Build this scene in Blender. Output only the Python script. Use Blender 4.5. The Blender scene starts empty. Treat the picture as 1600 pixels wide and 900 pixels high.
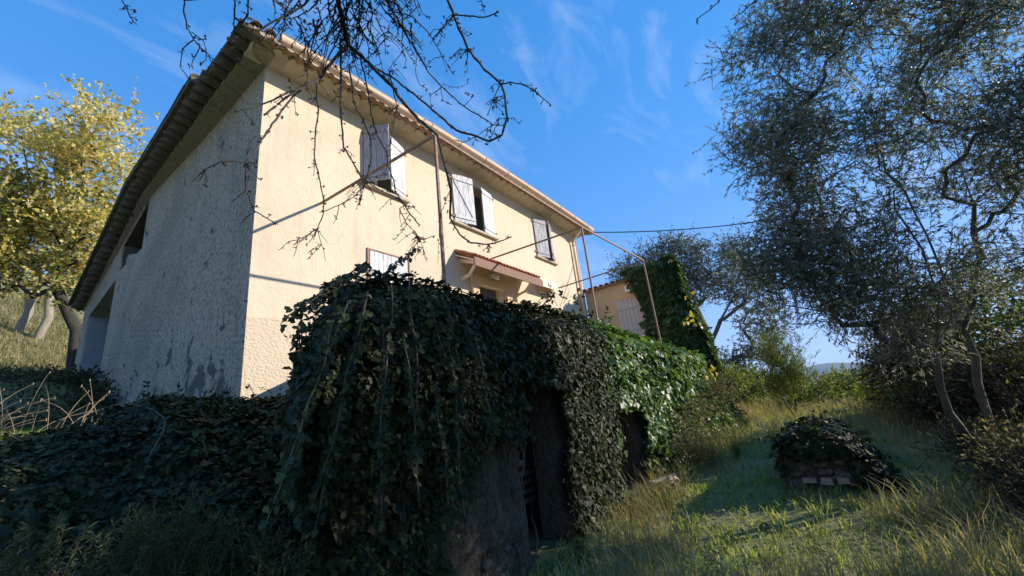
import bpy, math, random
import numpy as np
from mathutils import Vector

rng = np.random.default_rng(7)
random.seed(7)
PI = math.pi
S = bpy.context.scene
col = S.collection
radians = math.radians

# ------------------------------------------------------------------ camera
# world: X runs along the house front (away to the right), Y runs along the gable wall (away), Z is up.
FPX = 665.0
AX = np.array([0.60003562, 0.17378722, 0.78086827])      # world X in camera axes (right, down, forward)
AY = np.array([-0.7924409, 0.26276037, 0.55044927])
AZ = np.array([-0.10952018, -0.94908113, 0.29538169])
EYE = np.array([0.0, 0.0, 1.6])
cam_d = bpy.data.cameras.new('camera')
cam = bpy.data.objects.new('camera', cam_d); col.objects.link(cam)
cam_d.sensor_width = 36.0; cam_d.lens = 36.0 * FPX / 1600.0
cam_d.clip_start = 0.05; cam_d.clip_end = 20000
from mathutils import Matrix
cam.matrix_world = Matrix(((AX[0], -AX[1], -AX[2], EYE[0]), (AY[0], -AY[1], -AY[2], EYE[1]), (AZ[0], -AZ[1], -AZ[2], EYE[2]), (0, 0, 0, 1)))
S.camera = cam

# ------------------------------------------------------------------ light
SUNV = np.array([0.77, -1.0, 0.60]); SUNV = SUNV / np.linalg.norm(SUNV)      # towards the sun
elev = math.asin(SUNV[2])
sd = bpy.data.lights.new('sun', 'SUN'); sd.energy = 4.4; sd.angle = radians(0.53); sd.color = (1.0, 0.93, 0.82)
so = bpy.data.objects.new('sun', sd); col.objects.link(so)
so.rotation_euler = Vector(SUNV).to_track_quat('Z', 'Y').to_euler()
so.location = (20, -30, 30)
W = bpy.data.worlds.new('World'); S.world = W; W.use_nodes = True
nt = W.node_tree; nt.nodes.clear()
wo = nt.nodes.new('ShaderNodeOutputWorld'); bg = nt.nodes.new('ShaderNodeBackground')
sky = nt.nodes.new('ShaderNodeTexSky'); sky.sky_type = 'NISHITA'; sky.sun_disc = False
sky.sun_elevation = elev; sky.sun_rotation = math.atan2(SUNV[0], SUNV[1])
sky.air_density = 1.0; sky.dust_density = 0.0; sky.ozone_density = 3.5; sky.altitude = 300
hs = nt.nodes.new('ShaderNodeHueSaturation'); hs.inputs['Saturation'].default_value = 1.62; hs.inputs['Value'].default_value = 3.7; hs.inputs['Hue'].default_value = 0.512
gm = nt.nodes.new('ShaderNodeGamma'); gm.inputs['Gamma'].default_value = 0.66
nt.links.new(sky.outputs[0], gm.inputs['Color']); nt.links.new(gm.outputs[0], hs.inputs['Color'])
# thin cirrus, part of the sky itself
tc = nt.nodes.new('ShaderNodeTexCoord'); mp = nt.nodes.new('ShaderNodeMapping')
mp.inputs['Rotation'].default_value = (0.5, 0.3, 0.4); mp.inputs['Scale'].default_value = (1.4, 3.6, 2.6)
n1 = nt.nodes.new('ShaderNodeTexNoise'); n1.inputs['Scale'].default_value = 1.9; n1.inputs['Detail'].default_value = 9; n1.inputs['Roughness'].default_value = 0.6; n1.inputs['Distortion'].default_value = 0.9
cr = nt.nodes.new('ShaderNodeValToRGB'); cr.color_ramp.elements[0].position = 0.50; cr.color_ramp.elements[1].position = 0.86
cr.color_ramp.elements[1].color = (0.40, 0.40, 0.40, 1)
mx = nt.nodes.new('ShaderNodeMixRGB'); mx.inputs['Color2'].default_value = (4.5, 5.0, 5.8, 1)
nt.links.new(tc.outputs['Generated'], mp.inputs['Vector']); nt.links.new(mp.outputs[0], n1.inputs['Vector'])
nt.links.new(n1.outputs['Fac'], cr.inputs['Fac']); nt.links.new(cr.outputs[0], mx.inputs['Fac'])
# shoulder: very bright air near the horizon is held back, F / (1 + F / k)
def vm(op, a_, b_):
    x = nt.nodes.new('ShaderNodeVectorMath'); x.operation = op
    for i_, v_ in enumerate((a_, b_)):
        if isinstance(v_, tuple): x.inputs[i_].default_value = v_
        else: nt.links.new(v_, x.inputs[i_])
    return x.outputs[0]
sh = vm('DIVIDE', hs.outputs[0], vm('ADD', vm('MULTIPLY', hs.outputs[0], (1 / 3.2, 1 / 5.2, 1 / 11.5)), (1.0, 1.0, 1.0)))
nt.links.new(sh, mx.inputs['Color1']); nt.links.new(mx.outputs[0], bg.inputs['Color'])
bg.inputs['Strength'].default_value = 0.13
nt.links.new(bg.outputs[0], wo.inputs['Surface'])
S.view_settings.view_transform = 'Standard'; S.view_settings.look = 'None'
S.view_settings.exposure = 0.64; S.view_settings.gamma = 1.0
S.cycles.max_bounces = 6; S.cycles.transparent_max_bounces = 6

# ------------------------------------------------------------------ geometry from the camera survey
def ray(px, py):
    v = np.array([(px - 800.0) / FPX, (py - 450.0) / FPX, 1.0]); v = v / np.linalg.norm(v)
    return np.array([AX @ v, AY @ v, AZ @ v])
def PD(px, py, d):                     # surveyed bearing at a distance
    return EYE + ray(px, py) * d
def PY(px, py, y):
    r = ray(px, py); return EYE + r * (y / r[1])
def PX(px, py, x):
    r = ray(px, py); return EYE + r * (x / r[0])

# ------------------------------------------------------------------ materials
MATS = {}
def nodes(name, rough=0.9):
    m = bpy.data.materials.new(name); m.use_nodes = True
    t = m.node_tree; b = t.nodes['Principled BSDF']; b.inputs['Roughness'].default_value = rough
    MATS[name] = m
    return m, t, b
def noise(t, scale, detail=6, rough=0.6, vec=None, dist=0.0):
    n = t.nodes.new('ShaderNodeTexNoise'); n.inputs['Scale'].default_value = scale
    n.inputs['Detail'].default_value = detail; n.inputs['Roughness'].default_value = rough; n.inputs['Distortion'].default_value = dist
    if vec is not None: t.links.new(vec, n.inputs['Vector'])
    return n.outputs['Fac']
def ramp(t, fac, stops):
    r = t.nodes.new('ShaderNodeValToRGB'); e = r.color_ramp.elements
    while len(e) < len(stops): e.new(0.5)
    for k, (p, c) in enumerate(stops):
        e[k].position = p; e[k].color = (*c, 1) if len(c) == 3 else c
    t.links.new(fac, r.inputs['Fac']); return r.outputs[0]
def mixc(t, a, b, fac, mode='MIX'):
    x = t.nodes.new('ShaderNodeMixRGB'); x.blend_type = mode
    for s, v in (('Color1', a), ('Color2', b), ('Fac', fac)):
        if isinstance(v, (int, float)): x.inputs[s].default_value = v
        elif isinstance(v, tuple): x.inputs[s].default_value = (*v, 1)
        else: t.links.new(v, x.inputs[s])
    return x.outputs[0]
def bump(t, b, h, strength, dist):
    x = t.nodes.new('ShaderNodeBump'); x.inputs['Strength'].default_value = strength; x.inputs['Distance'].default_value = dist
    t.links.new(h, x.inputs['Height']); t.links.new(x.outputs[0], b.inputs['Normal']); return x
def wpos(t, scale=(1, 1, 1)):
    g = t.nodes.new('ShaderNodeTexCoord'); m = t.nodes.new('ShaderNodeMapping'); m.inputs['Scale'].default_value = scale
    t.links.new(g.outputs['Object'], m.inputs['Vector']); return m.outputs[0]
def mul(t, a, k):
    x = t.nodes.new('ShaderNodeMath'); x.operation = 'MULTIPLY'; t.links.new(a, x.inputs[0]); x.inputs[1].default_value = k; return x.outputs[0]
def addn(t, a, c):
    x = t.nodes.new('ShaderNodeMath'); x.operation = 'ADD'; t.links.new(a, x.inputs[0]); t.links.new(c, x.inputs[1]); return x.outputs[0]

def plain(name, c1, c2, scale=12, rough=0.85, bs=0.3, bd=0.01, metal=0.0, vscale=(1, 1, 1)):
    m, t, b = nodes(name, rough); v = wpos(t, vscale)
    n = noise(t, scale, 8, 0.65, v); c = ramp(t, n, [(0.3, c1), (0.7, c2)])
    t.links.new(c, b.inputs['Base Color']); b.inputs['Metallic'].default_value = metal
    bump(t, b, noise(t, scale * 4, 6, 0.6, v), bs, bd); return m

def plaster(name, base, dark, grain, bd, roughcast_below=None, patches=False, pit_shade=0.0, blotch=0.81):
    m, t, b = nodes(name, 0.95); v = wpos(t)
    big = noise(t, 0.55, 5, 0.6, v); mid = noise(t, 3.0, 8, 0.7, v)
    c = ramp(t, big, [(0.3, tuple(x * 0.93 for x in base)), (0.7, base)])
    c = mixc(t, c, dark, ramp(t, mid, [(0.56, (0, 0, 0)), (0.86, (0.55, 0.55, 0.55))]))
    # vertical runs under the eaves
    vs = wpos(t, (3.0, 3.0, 0.35)); st = noise(t, 1.6, 7, 0.65, vs)
    c = mixc(t, c, tuple(x * 0.75 for x in dark), ramp(t, st, [(0.53, (0, 0, 0)), (0.74, (0.55, 0.55, 0.55))]))
    # chipped spots with a shape of their own
    ch = noise(t, 2.2, 10, 0.75, v, 0.6)
    c = mixc(t, c, tuple(x * 0.55 for x in dark), ramp(t, ch, [(0.69, (0, 0, 0)), (0.72, (0.8, 0.8, 0.8))]))
    vo = t.nodes.new('ShaderNodeTexVoronoi'); vo.feature = 'DISTANCE_TO_EDGE'; vo.inputs['Scale'].default_value = 0.8
    dv = t.nodes.new('ShaderNodeMixRGB'); dv.inputs['Fac'].default_value = 0.22; t.links.new(v, dv.inputs['Color1'])
    dn = t.nodes.new('ShaderNodeTexNoise'); dn.inputs['Scale'].default_value = 3.5; dn.inputs['Detail'].default_value = 6; t.links.new(v, dn.inputs['Vector']); t.links.new(dn.outputs['Color'], dv.inputs['Color2'])
    t.links.new(dv.outputs[0], vo.inputs['Vector'])
    ck = ramp(t, vo.outputs['Distance'], [(0.0, (1, 1, 1)), (0.006, (0, 0, 0))]); ckm = mixc(t, (0.0, 0.0, 0.0), ck, ramp(t, noise(t, 0.9, 3, 0.5, v), [(0.55, (0, 0, 0)), (0.62, (0.6, 0.6, 0.6))]))
    c = mixc(t, c, tuple(x * 0.5 for x in dark), ckm)
    bl = noise(t, 0.28, 6, 0.7, v, 1.0); c = mixc(t, c, tuple(x * y for x, y in zip(base, (blotch, blotch, blotch))), ramp(t, bl, [(0.47, (0, 0, 0)), (0.62, (0.7, 0.7, 0.7))]))
    fine = noise(t, grain, 5, 0.65, v)
    h = fine
    if patches:
        pt = noise(t, 2.1, 7, 0.7, v, 0.4)
        sz = t.nodes.new('ShaderNodeSeparateXYZ'); g = t.nodes.new('ShaderNodeTexCoord'); t.links.new(g.outputs['Object'], sz.inputs[0])
        low = t.nodes.new('ShaderNodeMapRange'); low.inputs['From Min'].default_value = 2.2; low.inputs['From Max'].default_value = 0.2
        low.inputs['To Min'].default_value = 0.0; low.inputs['To Max'].default_value = 0.12; t.links.new(sz.outputs['Z'], low.inputs['Value'])
        ms = ramp(t, addn(t, pt, low.outputs[0]), [(0.630, (0, 0, 0)), (0.642, (1, 1, 1))])
        c = mixc(t, c, (0.20, 0.18, 0.155), ms)
        ht = t.nodes.new('ShaderNodeMixRGB'); ht.blend_type = 'SUBTRACT'; ht.inputs['Fac'].default_value = 0.9
        t.links.new(fine, ht.inputs['Color1']); t.links.new(ms, ht.inputs['Color2']); h = ht.outputs[0]
    if roughcast_below is not None:
        sz = t.nodes.new('ShaderNodeSeparateXYZ'); g = t.nodes.new('ShaderNodeTexCoord'); t.links.new(g.outputs['Object'], sz.inputs[0])
        lt = t.nodes.new('ShaderNodeMath'); lt.operation = 'LESS_THAN'; lt.inputs[1].default_value = roughcast_below; 
        wob = noise(t, 2.5, 3, 0.5, v); ad = t.nodes.new('ShaderNodeMath'); ad.operation = 'MULTIPLY_ADD'; ad.inputs[1].default_value = 0.12
        t.links.new(wob, ad.inputs[0]); t.links.new(sz.outputs['Z'], ad.inputs[2]); t.links.new(ad.outputs[0], lt.inputs[0])
        c = mixc(t, c, tuple(x * 0.9 for x in base), lt.outputs[0])
        rough = noise(t, 26, 4, 0.6, v)
        calm = mul(t, fine, 0.22)
        mm = t.nodes.new('ShaderNodeMixRGB'); t.links.new(lt.outputs[0], mm.inputs['Fac']); t.links.new(calm, mm.inputs['Color1']); t.links.new(rough, mm.inputs['Color2'])
        h = mm.outputs[0]
    h = addn(t, h, mul(t, mid, 1.0))
    c = mixc(t, c, tuple(x * 0.55 for x in dark), ramp(t, fine, [(0.38, (pit_shade, pit_shade, pit_shade)), (0.52, (0, 0, 0))]))  # relief shading put into the colour: hollows of the grain go darker
    t.links.new(c, b.inputs['Base Color']); bump(t, b, h, 1.0, bd); return m

plaster('cream_plaster', (0.71, 0.56, 0.395), (0.52, 0.41, 0.30), 40, 0.028, roughcast_below=1.46)
plaster('grey_roughcast', (0.84, 0.67, 0.485), (0.50, 0.41, 0.31), 13, 0.14, patches=True, pit_shade=0.7, blotch=0.62)
plaster('ochre_plaster', (0.72, 0.50, 0.28), (0.55, 0.38, 0.22), 45, 0.008)
plaster('cornice_mortar', (0.66, 0.55, 0.37), (0.42, 0.36, 0.26), 30, 0.012)
plaster('dirty_mortar', (0.42, 0.37, 0.27), (0.20, 0.18, 0.14), 24, 0.012)
plaster('verge_render', (0.36, 0.31, 0.22), (0.17, 0.15, 0.11), 18, 0.04, pit_shade=0.4)
plaster('old_render', (0.17, 0.13, 0.085), (0.075, 0.06, 0.04), 12, 0.09, pit_shade=0.6)
plain('inner_plaster', (0.24, 0.25, 0.27), (0.30, 0.31, 0.32), 3, 0.95)
plain('blue_grey_wall', (0.27, 0.275, 0.28), (0.36, 0.36, 0.36), 3, 0.95)
plain('roof_clay', (0.30, 0.17, 0.11), (0.48, 0.31, 0.20), 9, 0.9, 0.5)
plain('weathered_clay', (0.06, 0.053, 0.04), (0.19, 0.155, 0.11), 7, 0.95, 0.6)
plain('red_clay', (0.42, 0.15, 0.08), (0.58, 0.27, 0.15), 8, 0.9, 0.5)
plain('gutter_paint', (0.62, 0.43, 0.31), (0.74, 0.56, 0.42), 5, 0.55, 0.1)
plain('pipe_paint', (0.70, 0.55, 0.38), (0.80, 0.64, 0.46), 5, 0.55, 0.1)
plain('rusty_iron', (0.17, 0.085, 0.05), (0.36, 0.22, 0.15), 18, 0.75, 0.4, 0.004)
plain('brown_wood', (0.20, 0.105, 0.07), (0.30, 0.18, 0.12), 10, 0.85, vscale=(1, 1, 8))
plain('old_board', (0.30, 0.28, 0.25), (0.45, 0.42, 0.38), 8, 0.9)
plain('dark_wood', (0.05, 0.04, 0.03), (0.10, 0.08, 0.06), 10, 0.9)
plain('pale_stone', (0.30, 0.26, 0.20), (0.44, 0.39, 0.31), 4, 0.95, 0.8, 0.03)
plain('pier_stone', (0.10, 0.08, 0.055), (0.21, 0.165, 0.115), 5, 0.95, 0.9, 0.03)
plain('concrete_sill', (0.40, 0.33, 0.24), (0.52, 0.44, 0.32), 10, 0.9)
plain('white_plastic', (0.72, 0.70, 0.66), (0.80, 0.78, 0.74), 5, 0.5, 0.05)
plain('rubble', (0.36, 0.24, 0.14), (0.50, 0.36, 0.23), 6, 0.95, 0.6)
plain('pink_brick', (0.45, 0.22, 0.16), (0.55, 0.33, 0.25), 8, 0.95, 0.5)
plain('cable_black', (0.02, 0.02, 0.02), (0.03, 0.03, 0.03), 8, 0.6)
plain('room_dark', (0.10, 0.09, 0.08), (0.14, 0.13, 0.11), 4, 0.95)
plain('curtain', (0.62, 0.52, 0.36), (0.70, 0.60, 0.44), 6, 0.95)

def paint(name, base, under, wear):
    m, t, b = nodes(name, 0.8); v = wpos(t, (9, 9, 0.9))
    n = noise(t, 4, 9, 0.75, v); n2 = noise(t, 1.3, 5, 0.6, wpos(t))
    c = mixc(t, base, under, ramp(t, n, [(wear, (0, 0, 0)), (wear + 0.12, (0.85, 0.85, 0.85))]))
    c = mixc(t, c, tuple(x * 0.8 for x in base), ramp(t, n2, [(0.4, (0, 0, 0)), (0.75, (0.5, 0.5, 0.5))]))
    t.links.new(c, b.inputs['Base Color']); bump(t, b, n, 0.5, 0.006); return m
paint('peeling_white', (0.74, 0.72, 0.71), (0.36, 0.34, 0.34), 0.45)
paint('worn_grey', (0.50, 0.48, 0.49), (0.20, 0.19, 0.20), 0.44)
paint('mauve_paint', (0.62, 0.53, 0.49), (0.46, 0.38, 0.34), 0.60)
paint('door_paint', (0.62, 0.66, 0.60), (0.4, 0.42, 0.36), 0.65)

m, t, b = nodes('glass', 0.08); b.inputs['Base Color'].default_value = (0.10, 0.12, 0.11, 1); b.inputs['Specular IOR Level'].default_value = 0.8

def bark(name, c1, c2, scale=14):
    m, t, b = nodes(name, 0.95); v = wpos(t, (1, 1, 0.3))
    n = noise(t, scale, 8, 0.7, v); t.links.new(ramp(t, n, [(0.3, c1), (0.7, c2)]), b.inputs['Base Color'])
    bump(t, b, n, 1.0, 0.02); return m
bark('olive_bark', (0.07, 0.06, 0.05), (0.19, 0.165, 0.135))
bark('dark_bark', (0.025, 0.02, 0.016), (0.07, 0.058, 0.045))
bark('twig_bark', (0.035, 0.027, 0.022), (0.12, 0.10, 0.085), 40)
bark('pale_bark', (0.20, 0.16, 0.12), (0.36, 0.30, 0.23))
bark('vine_stem', (0.09, 0.07, 0.045), (0.17, 0.13, 0.09))

def leafmat(name, stops, rough=0.5, trans=0.35, spec=0.5, tcol=None):
    m, t, b = nodes(name, rough)
    g = t.nodes.new('ShaderNodeNewGeometry'); c = ramp(t, g.outputs['Random Per Island'], stops)
    lo = noise(t, 0.9, 4, 0.6, wpos(t)); c = mixc(t, c, mixc(t, c, (0.5, 0.5, 0.5), 1.0, 'MULTIPLY'), ramp(t, lo, [(0.42, (0, 0, 0)), (0.72, (0.8, 0.8, 0.8))]))
    t.links.new(c, b.inputs['Base Color']); b.inputs['Specular IOR Level'].default_value = spec
    tr = t.nodes.new('ShaderNodeBsdfTranslucent'); ms = t.nodes.new('ShaderNodeMixShader'); ms.inputs[0].default_value = trans
    tcc = mixc(t, c, tcol or (1.5, 1.6, 0.7), 1.0, 'MULTIPLY'); t.links.new(tcc, tr.inputs['Color'])
    o = t.nodes['Material Output']; t.links.new(b.outputs[0], ms.inputs[1]); t.links.new(tr.outputs[0], ms.inputs[2]); t.links.new(ms.outputs[0], o.inputs['Surface'])
    return m
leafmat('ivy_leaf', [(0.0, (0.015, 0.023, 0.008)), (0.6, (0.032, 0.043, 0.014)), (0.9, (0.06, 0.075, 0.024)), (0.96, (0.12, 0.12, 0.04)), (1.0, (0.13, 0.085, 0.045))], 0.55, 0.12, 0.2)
leafmat('ivy_leaf_sunlit', [(0.0, (0.05, 0.10, 0.025)), (0.55, (0.10, 0.18, 0.04)), (0.93, (0.20, 0.27, 0.07)), (1.0, (0.34, 0.36, 0.09))], 0.42, 0.3, 0.4)  # lit copy of the ivy leaf, sunlight put into the lighter colour
leafmat('ivy_leaf_mid', [(0.0, (0.03, 0.06, 0.016)), (0.6, (0.06, 0.11, 0.028)), (0.95, (0.11, 0.17, 0.04)), (1.0, (0.22, 0.22, 0.06))], 0.45, 0.2, 0.35)
leafmat('olive_leaf', [(0.0, (0.15, 0.165, 0.12)), (0.6, (0.28, 0.295, 0.22)), (1.0, (0.50, 0.50, 0.43))], 0.4, 0.5, 0.6, (1.2, 1.25, 0.9))
leafmat('olive_leaf_far', [(0.0, (0.08, 0.10, 0.065)), (0.6, (0.15, 0.17, 0.12)), (1.0, (0.30, 0.32, 0.25))], 0.45, 0.25, 0.5, (1.2, 1.25, 0.9))
leafmat('autumn_leaf', [(0.0, (0.42, 0.42, 0.10)), (0.3, (0.66, 0.58, 0.16)), (0.8, (0.86, 0.74, 0.38)), (0.95, (0.82, 0.62, 0.38)), (1.0, (0.62, 0.36, 0.20))], 0.6, 0.45, 0.3, (1.3, 1.2, 0.6))
leafmat('autumn_green', [(0.0, (0.10, 0.13, 0.03)), (0.6, (0.24, 0.25, 0.07)), (1.0, (0.45, 0.40, 0.13))], 0.6, 0.35, 0.3)
leafmat('bush_leaf', [(0.0, (0.08, 0.11, 0.025)), (0.6, (0.18, 0.21, 0.055)), (1.0, (0.34, 0.33, 0.11))], 0.6, 0.3, 0.3)
leafmat('dry_leaf', [(0.0, (0.18, 0.13, 0.07)), (0.6, (0.32, 0.24, 0.14)), (1.0, (0.48, 0.39, 0.24))], 0.8, 0.3, 0.2)
leafmat('red_leaf', [(0.0, (0.10, 0.04, 0.03)), (0.6, (0.20, 0.09, 0.05)), (1.0, (0.28, 0.18, 0.08))], 0.7, 0.35, 0.3)
leafmat('lime_leaf', [(0.0, (0.30, 0.34, 0.03)), (1.0, (0.55, 0.55, 0.08))], 0.6, 0.4, 0.3)
leafmat('yellow_leaf', [(0.0, (0.65, 0.45, 0.03)), (1.0, (0.8, 0.62, 0.08))], 0.6, 0.4, 0.3)
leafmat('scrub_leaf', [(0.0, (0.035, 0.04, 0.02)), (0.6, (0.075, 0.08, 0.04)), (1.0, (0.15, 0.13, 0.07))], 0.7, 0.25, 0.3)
leafmat('grass_blade', [(0.0, (0.14, 0.20, 0.03)), (0.5, (0.34, 0.40, 0.08)), (0.8, (0.50, 0.45, 0.18)), (1.0, (0.48, 0.40, 0.22))], 0.6, 0.4, 0.3)
leafmat('dry_grass', [(0.0, (0.28, 0.22, 0.12)), (0.6, (0.45, 0.36, 0.21)), (1.0, (0.22, 0.23, 0.08))], 0.8, 0.35, 0.2)
leafmat('dry_stalk', [(0.0, (0.40, 0.28, 0.16)), (1.0, (0.66, 0.50, 0.32))], 0.8, 0.2, 0.2)
leafmat('weed_leaf', [(0.0, (0.05, 0.07, 0.03)), (0.7, (0.11, 0.13, 0.055)), (1.0, (0.24, 0.22, 0.11))], 0.6, 0.3, 0.3)
plain('ivy_backing', (0.012, 0.014, 0.008), (0.03, 0.035, 0.018), 14, 1.0, 0.6, 0.03)

m, t, b = nodes('soil_grass', 1.0)
v = wpos(t); n1_ = noise(t, 0.35, 8, 0.65, v); n2_ = noise(t, 7, 8, 0.7, v)
c = ramp(t, n1_, [(0.35, (0.22, 0.18, 0.10)), (0.5, (0.20, 0.21, 0.07)), (0.65, (0.34, 0.27, 0.16))])
c = mixc(t, c, (0.05, 0.055, 0.02), ramp(t, n2_, [(0.4, (0, 0, 0)), (0.8, (0.7, 0.7, 0.7))]))
t.links.new(c, b.inputs['Base Color']); bump(t, b, n2_, 0.8, 0.06)
plain('hill_wood', (0.035, 0.05, 0.03), (0.07, 0.08, 0.045), 0.02, 1.0, 0.2, 1.0)

# ------------------------------------------------------------------ helpers
ORIGIN = {}
def tag(o, label=None, cat=None, group=None, kind=None):
    if label: o['label'] = label
    if cat: o['category'] = cat
    if group: o['group'] = group
    if kind: o['kind'] = kind
    return o
def thing(name, loc, label, cat, group=None):
    o = bpy.data.objects.new(name, None); o.empty_display_size = 0.3; col.objects.link(o); o.location = loc
    ORIGIN[o] = np.array(loc, float); tag(o, label, cat, group); return o
def org(parent):
    p = parent
    while p is not None:
        if p in ORIGIN: return ORIGIN[p]
        p = p.parent
    return np.zeros(3)
def mesh_np(name, V, F, mat, smooth=False):
    """V (n,3); F (m,k) array or list of tuples"""
    me = bpy.data.meshes.new(name)
    if isinstance(F, np.ndarray):
        k = F.shape[1]; me.vertices.add(len(V)); me.vertices.foreach_set('co', np.asarray(V, np.float32).ravel())
        me.loops.add(F.size); me.loops.foreach_set('vertex_index', F.astype(np.int32).ravel())
        me.polygons.add(len(F)); me.polygons.foreach_set('loop_start', np.arange(0, F.size, k, dtype=np.int32))
        me.polygons.foreach_set('loop_total', np.full(len(F), k, np.int32))
        me.update(calc_edges=True)
    else:
        me.from_pydata([tuple(map(float, v)) for v in V], [], F); me.update()
    if smooth: me.polygons.foreach_set('use_smooth', np.ones(len(me.polygons), bool))
    me.materials.append(MATS[mat]); return me
def link(name, me, parent=None):
    o = bpy.data.objects.new(name, me); col.objects.link(o)
    if parent is not None: o.parent = parent
    return o
class MB:
    def __init__(s): s.v = []; s.f = []
    def add(s, V, F):
        n = len(s.v); s.v += [tuple(map(float, p)) for p in V]; s.f += [tuple(i + n for i in f) for f in F]; return s
    def box(s, a, b, jit=0.0):
        (x0, y0, z0), (x1, y1, z1) = a, b
        V = [(x0, y0, z0), (x1, y0, z0), (x1, y1, z0), (x0, y1, z0), (x0, y0, z1), (x1, y0, z1), (x1, y1, z1), (x0, y1, z1)]
        if jit: V = [tuple(c + random.uniform(-jit, jit) for c in p) for p in V]
        return s.add(V, [(0, 3, 2, 1), (4, 5, 6, 7), (0, 1, 5, 4), (1, 2, 6, 5), (2, 3, 7, 6), (3, 0, 4, 7)])
    def obox(s, c, u, v, w):      # oriented box, half axes u v w
        c, u, v, w = map(lambda q: np.array(q, float), (c, u, v, w))
        V = [c - u - v - w, c + u - v - w, c + u + v - w, c - u + v - w, c - u - v + w, c + u - v + w, c + u + v + w, c - u + v + w]
        return s.add(V, [(0, 3, 2, 1), (4, 5, 6, 7), (0, 1, 5, 4), (1, 2, 6, 5), (2, 3, 7, 6), (3, 0, 4, 7)])
    def beam(s, p, q, w, h, up=(0, 0, 1)):
        p = np.array(p, float); q = np.array(q, float); d = q - p; L = np.linalg.norm(d); d = d / L
        sd_ = np.cross(d, up); sd_ = sd_ / np.linalg.norm(sd_); uu = np.cross(sd_, d)
        return s.obox((p + q) / 2, d * L / 2, sd_ * w / 2, uu * h / 2)
    def tube(s, P, R, n=6, cap=True):
        P = [np.array(p, float) for p in P]; m = len(P)
        if not hasattr(R, '__len__'): R = [R] * m
        up = np.array([0.31, 0.17, 0.93]); V = []
        for i in range(m):
            d = P[min(i + 1, m - 1)] - P[max(i - 1, 0)]; d = d / (np.linalg.norm(d) + 1e-9)
            a = np.cross(d, up)
            if np.linalg.norm(a) < 0.2: a = np.cross(d, np.array([1.0, 0, 0]))
            a = a / np.linalg.norm(a); b_ = np.cross(d, a)
            for k in range(n):
                an = 2 * PI * k / n; V.append(P[i] + (a * math.cos(an) + b_ * math.sin(an)) * R[i])
        F = [(i * n + k, i * n + (k + 1) % n, (i + 1) * n + (k + 1) % n, (i + 1) * n + k) for i in range(m - 1) for k in range(n)]
        if cap: F += [tuple(range(n))[::-1], tuple(range((m - 1) * n, m * n))]
        return s.add(V, F)
    def build(s, name, mat, parent=None, smooth=False):
        o0 = org(parent); V = np.array(s.v) - o0
        return link(name, mesh_np(name, V, s.f, mat, smooth), parent)

def frames(N):
    """random-ish perpendicular frames of unit vectors N (n,3)"""
    h = np.where(np.abs(N[:, 2:3]) < 0.9, np.array([[0, 0, 1.0]]), np.array([[1.0, 0, 0]]))
    a = np.cross(N, h); a /= np.linalg.norm(a, axis=1, keepdims=True) + 1e-9
    return a, np.cross(N, a)
def unit(V): return V / (np.linalg.norm(V, axis=-1, keepdims=True) + 1e-9)
def rdir(n): return unit(rng.normal(size=(n, 3)))

# templates: columns (side, along, lift)
T_DIAMOND = (np.array([[0, 0, 0], [0.5, 0.45, 0.07], [0, 1, 0], [-0.5, 0.45, 0.07]], float), np.array([[0, 1, 2], [0, 2, 3]]))
T_IVY = (np.array([[0, 0.02, -0.02], [0.50, 0.16, 0.0], [0.27, 0.42, 0.05], [0.34, 0.68, 0.02], [0, 1.03, -0.06], [-0.34, 0.68, 0.02], [-0.27, 0.42, 0.05], [-0.50, 0.16, 0.0], [0, 0.40, -0.04]], float),
         np.array([[8, 0, 1], [8, 1, 2], [8, 2, 3], [8, 3, 4], [8, 4, 5], [8, 5, 6], [8, 6, 7], [8, 7, 0]]))
def leaves(centre, normal, tip, size, width, tmpl):
    """arrays of leaves: centre (n,3), normal, tip direction, size (n,), width factor"""
    tp, fc = tmpl; n = len(centre)
    nn = unit(normal); tt = unit(tip - nn * np.sum(tip * nn, 1, keepdims=True)); ss = np.cross(tt, nn)
    sz = size[:, None, None]
    V = centre[:, None, :] + sz * (width * tp[None, :, 0:1] * ss[:, None, :] + tp[None, :, 1:2] * tt[:, None, :] + tp[None, :, 2:3] * nn[:, None, :])
    k = len(tp); F = (fc[None] + (np.arange(n) * k)[:, None, None]).reshape(-1, 3)
    return V.reshape(-1, 3), F
def straws(p, q, r):
    """thin 3-sided tapered sticks p->q, vectorised"""
    d = unit(q - p); a, b_ = frames(d); n = len(p); V = []
    for base, rr in ((p, r), (q, r * 0.4)):
        for k in range(3):
            an = 2 * PI * k / 3; V.append(base + (a * math.cos(an) + b_ * math.sin(an)) * rr[:, None])
    V = np.stack(V, 1).reshape(-1, 3); t_ = np.array([[0, 1, 4, 3], [1, 2, 5, 4], [2, 0, 3, 5]])
    return V, (t_[None] + (np.arange(n) * 6)[:, None, None]).reshape(-1, 4)
def cat_vf(parts):
    V = []; F = []; n = 0
    for v_, f_ in parts: V.append(v_); F.append(f_ + n); n += len(v_)
    return np.concatenate(V), np.concatenate(F)
def vf_obj(name, V, F, mat, parent=None, kind=None, smooth=False):
    o = link(name, mesh_np(name, V - org(parent), F, mat, smooth), parent)
    if kind: o['kind'] = kind
    return o

# smooth pseudo-noise for geometry
_ph = rng.uniform(0, 6.28, (12, 4)); _fr = rng.normal(size=(12, 3))
def gnoise(x, y, z=0.0, s=1.0):
    v_ = 0.0
    for k in range(12):
        a = _fr[k] * (1.0 + 0.35 * k) * s
        v_ = v_ + np.sin(a[0] * x + a[1] * y + a[2] * z + _ph[k, 0]) / (1.0 + 0.35 * k)
    return v_ / 3.2

def interp(x, xs, ys): return np.interp(x, xs, ys)
def sstep(a, b, x): u = np.clip((x - a) / (b - a), 0, 1); return u * u * (3 - 2 * u)

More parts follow.
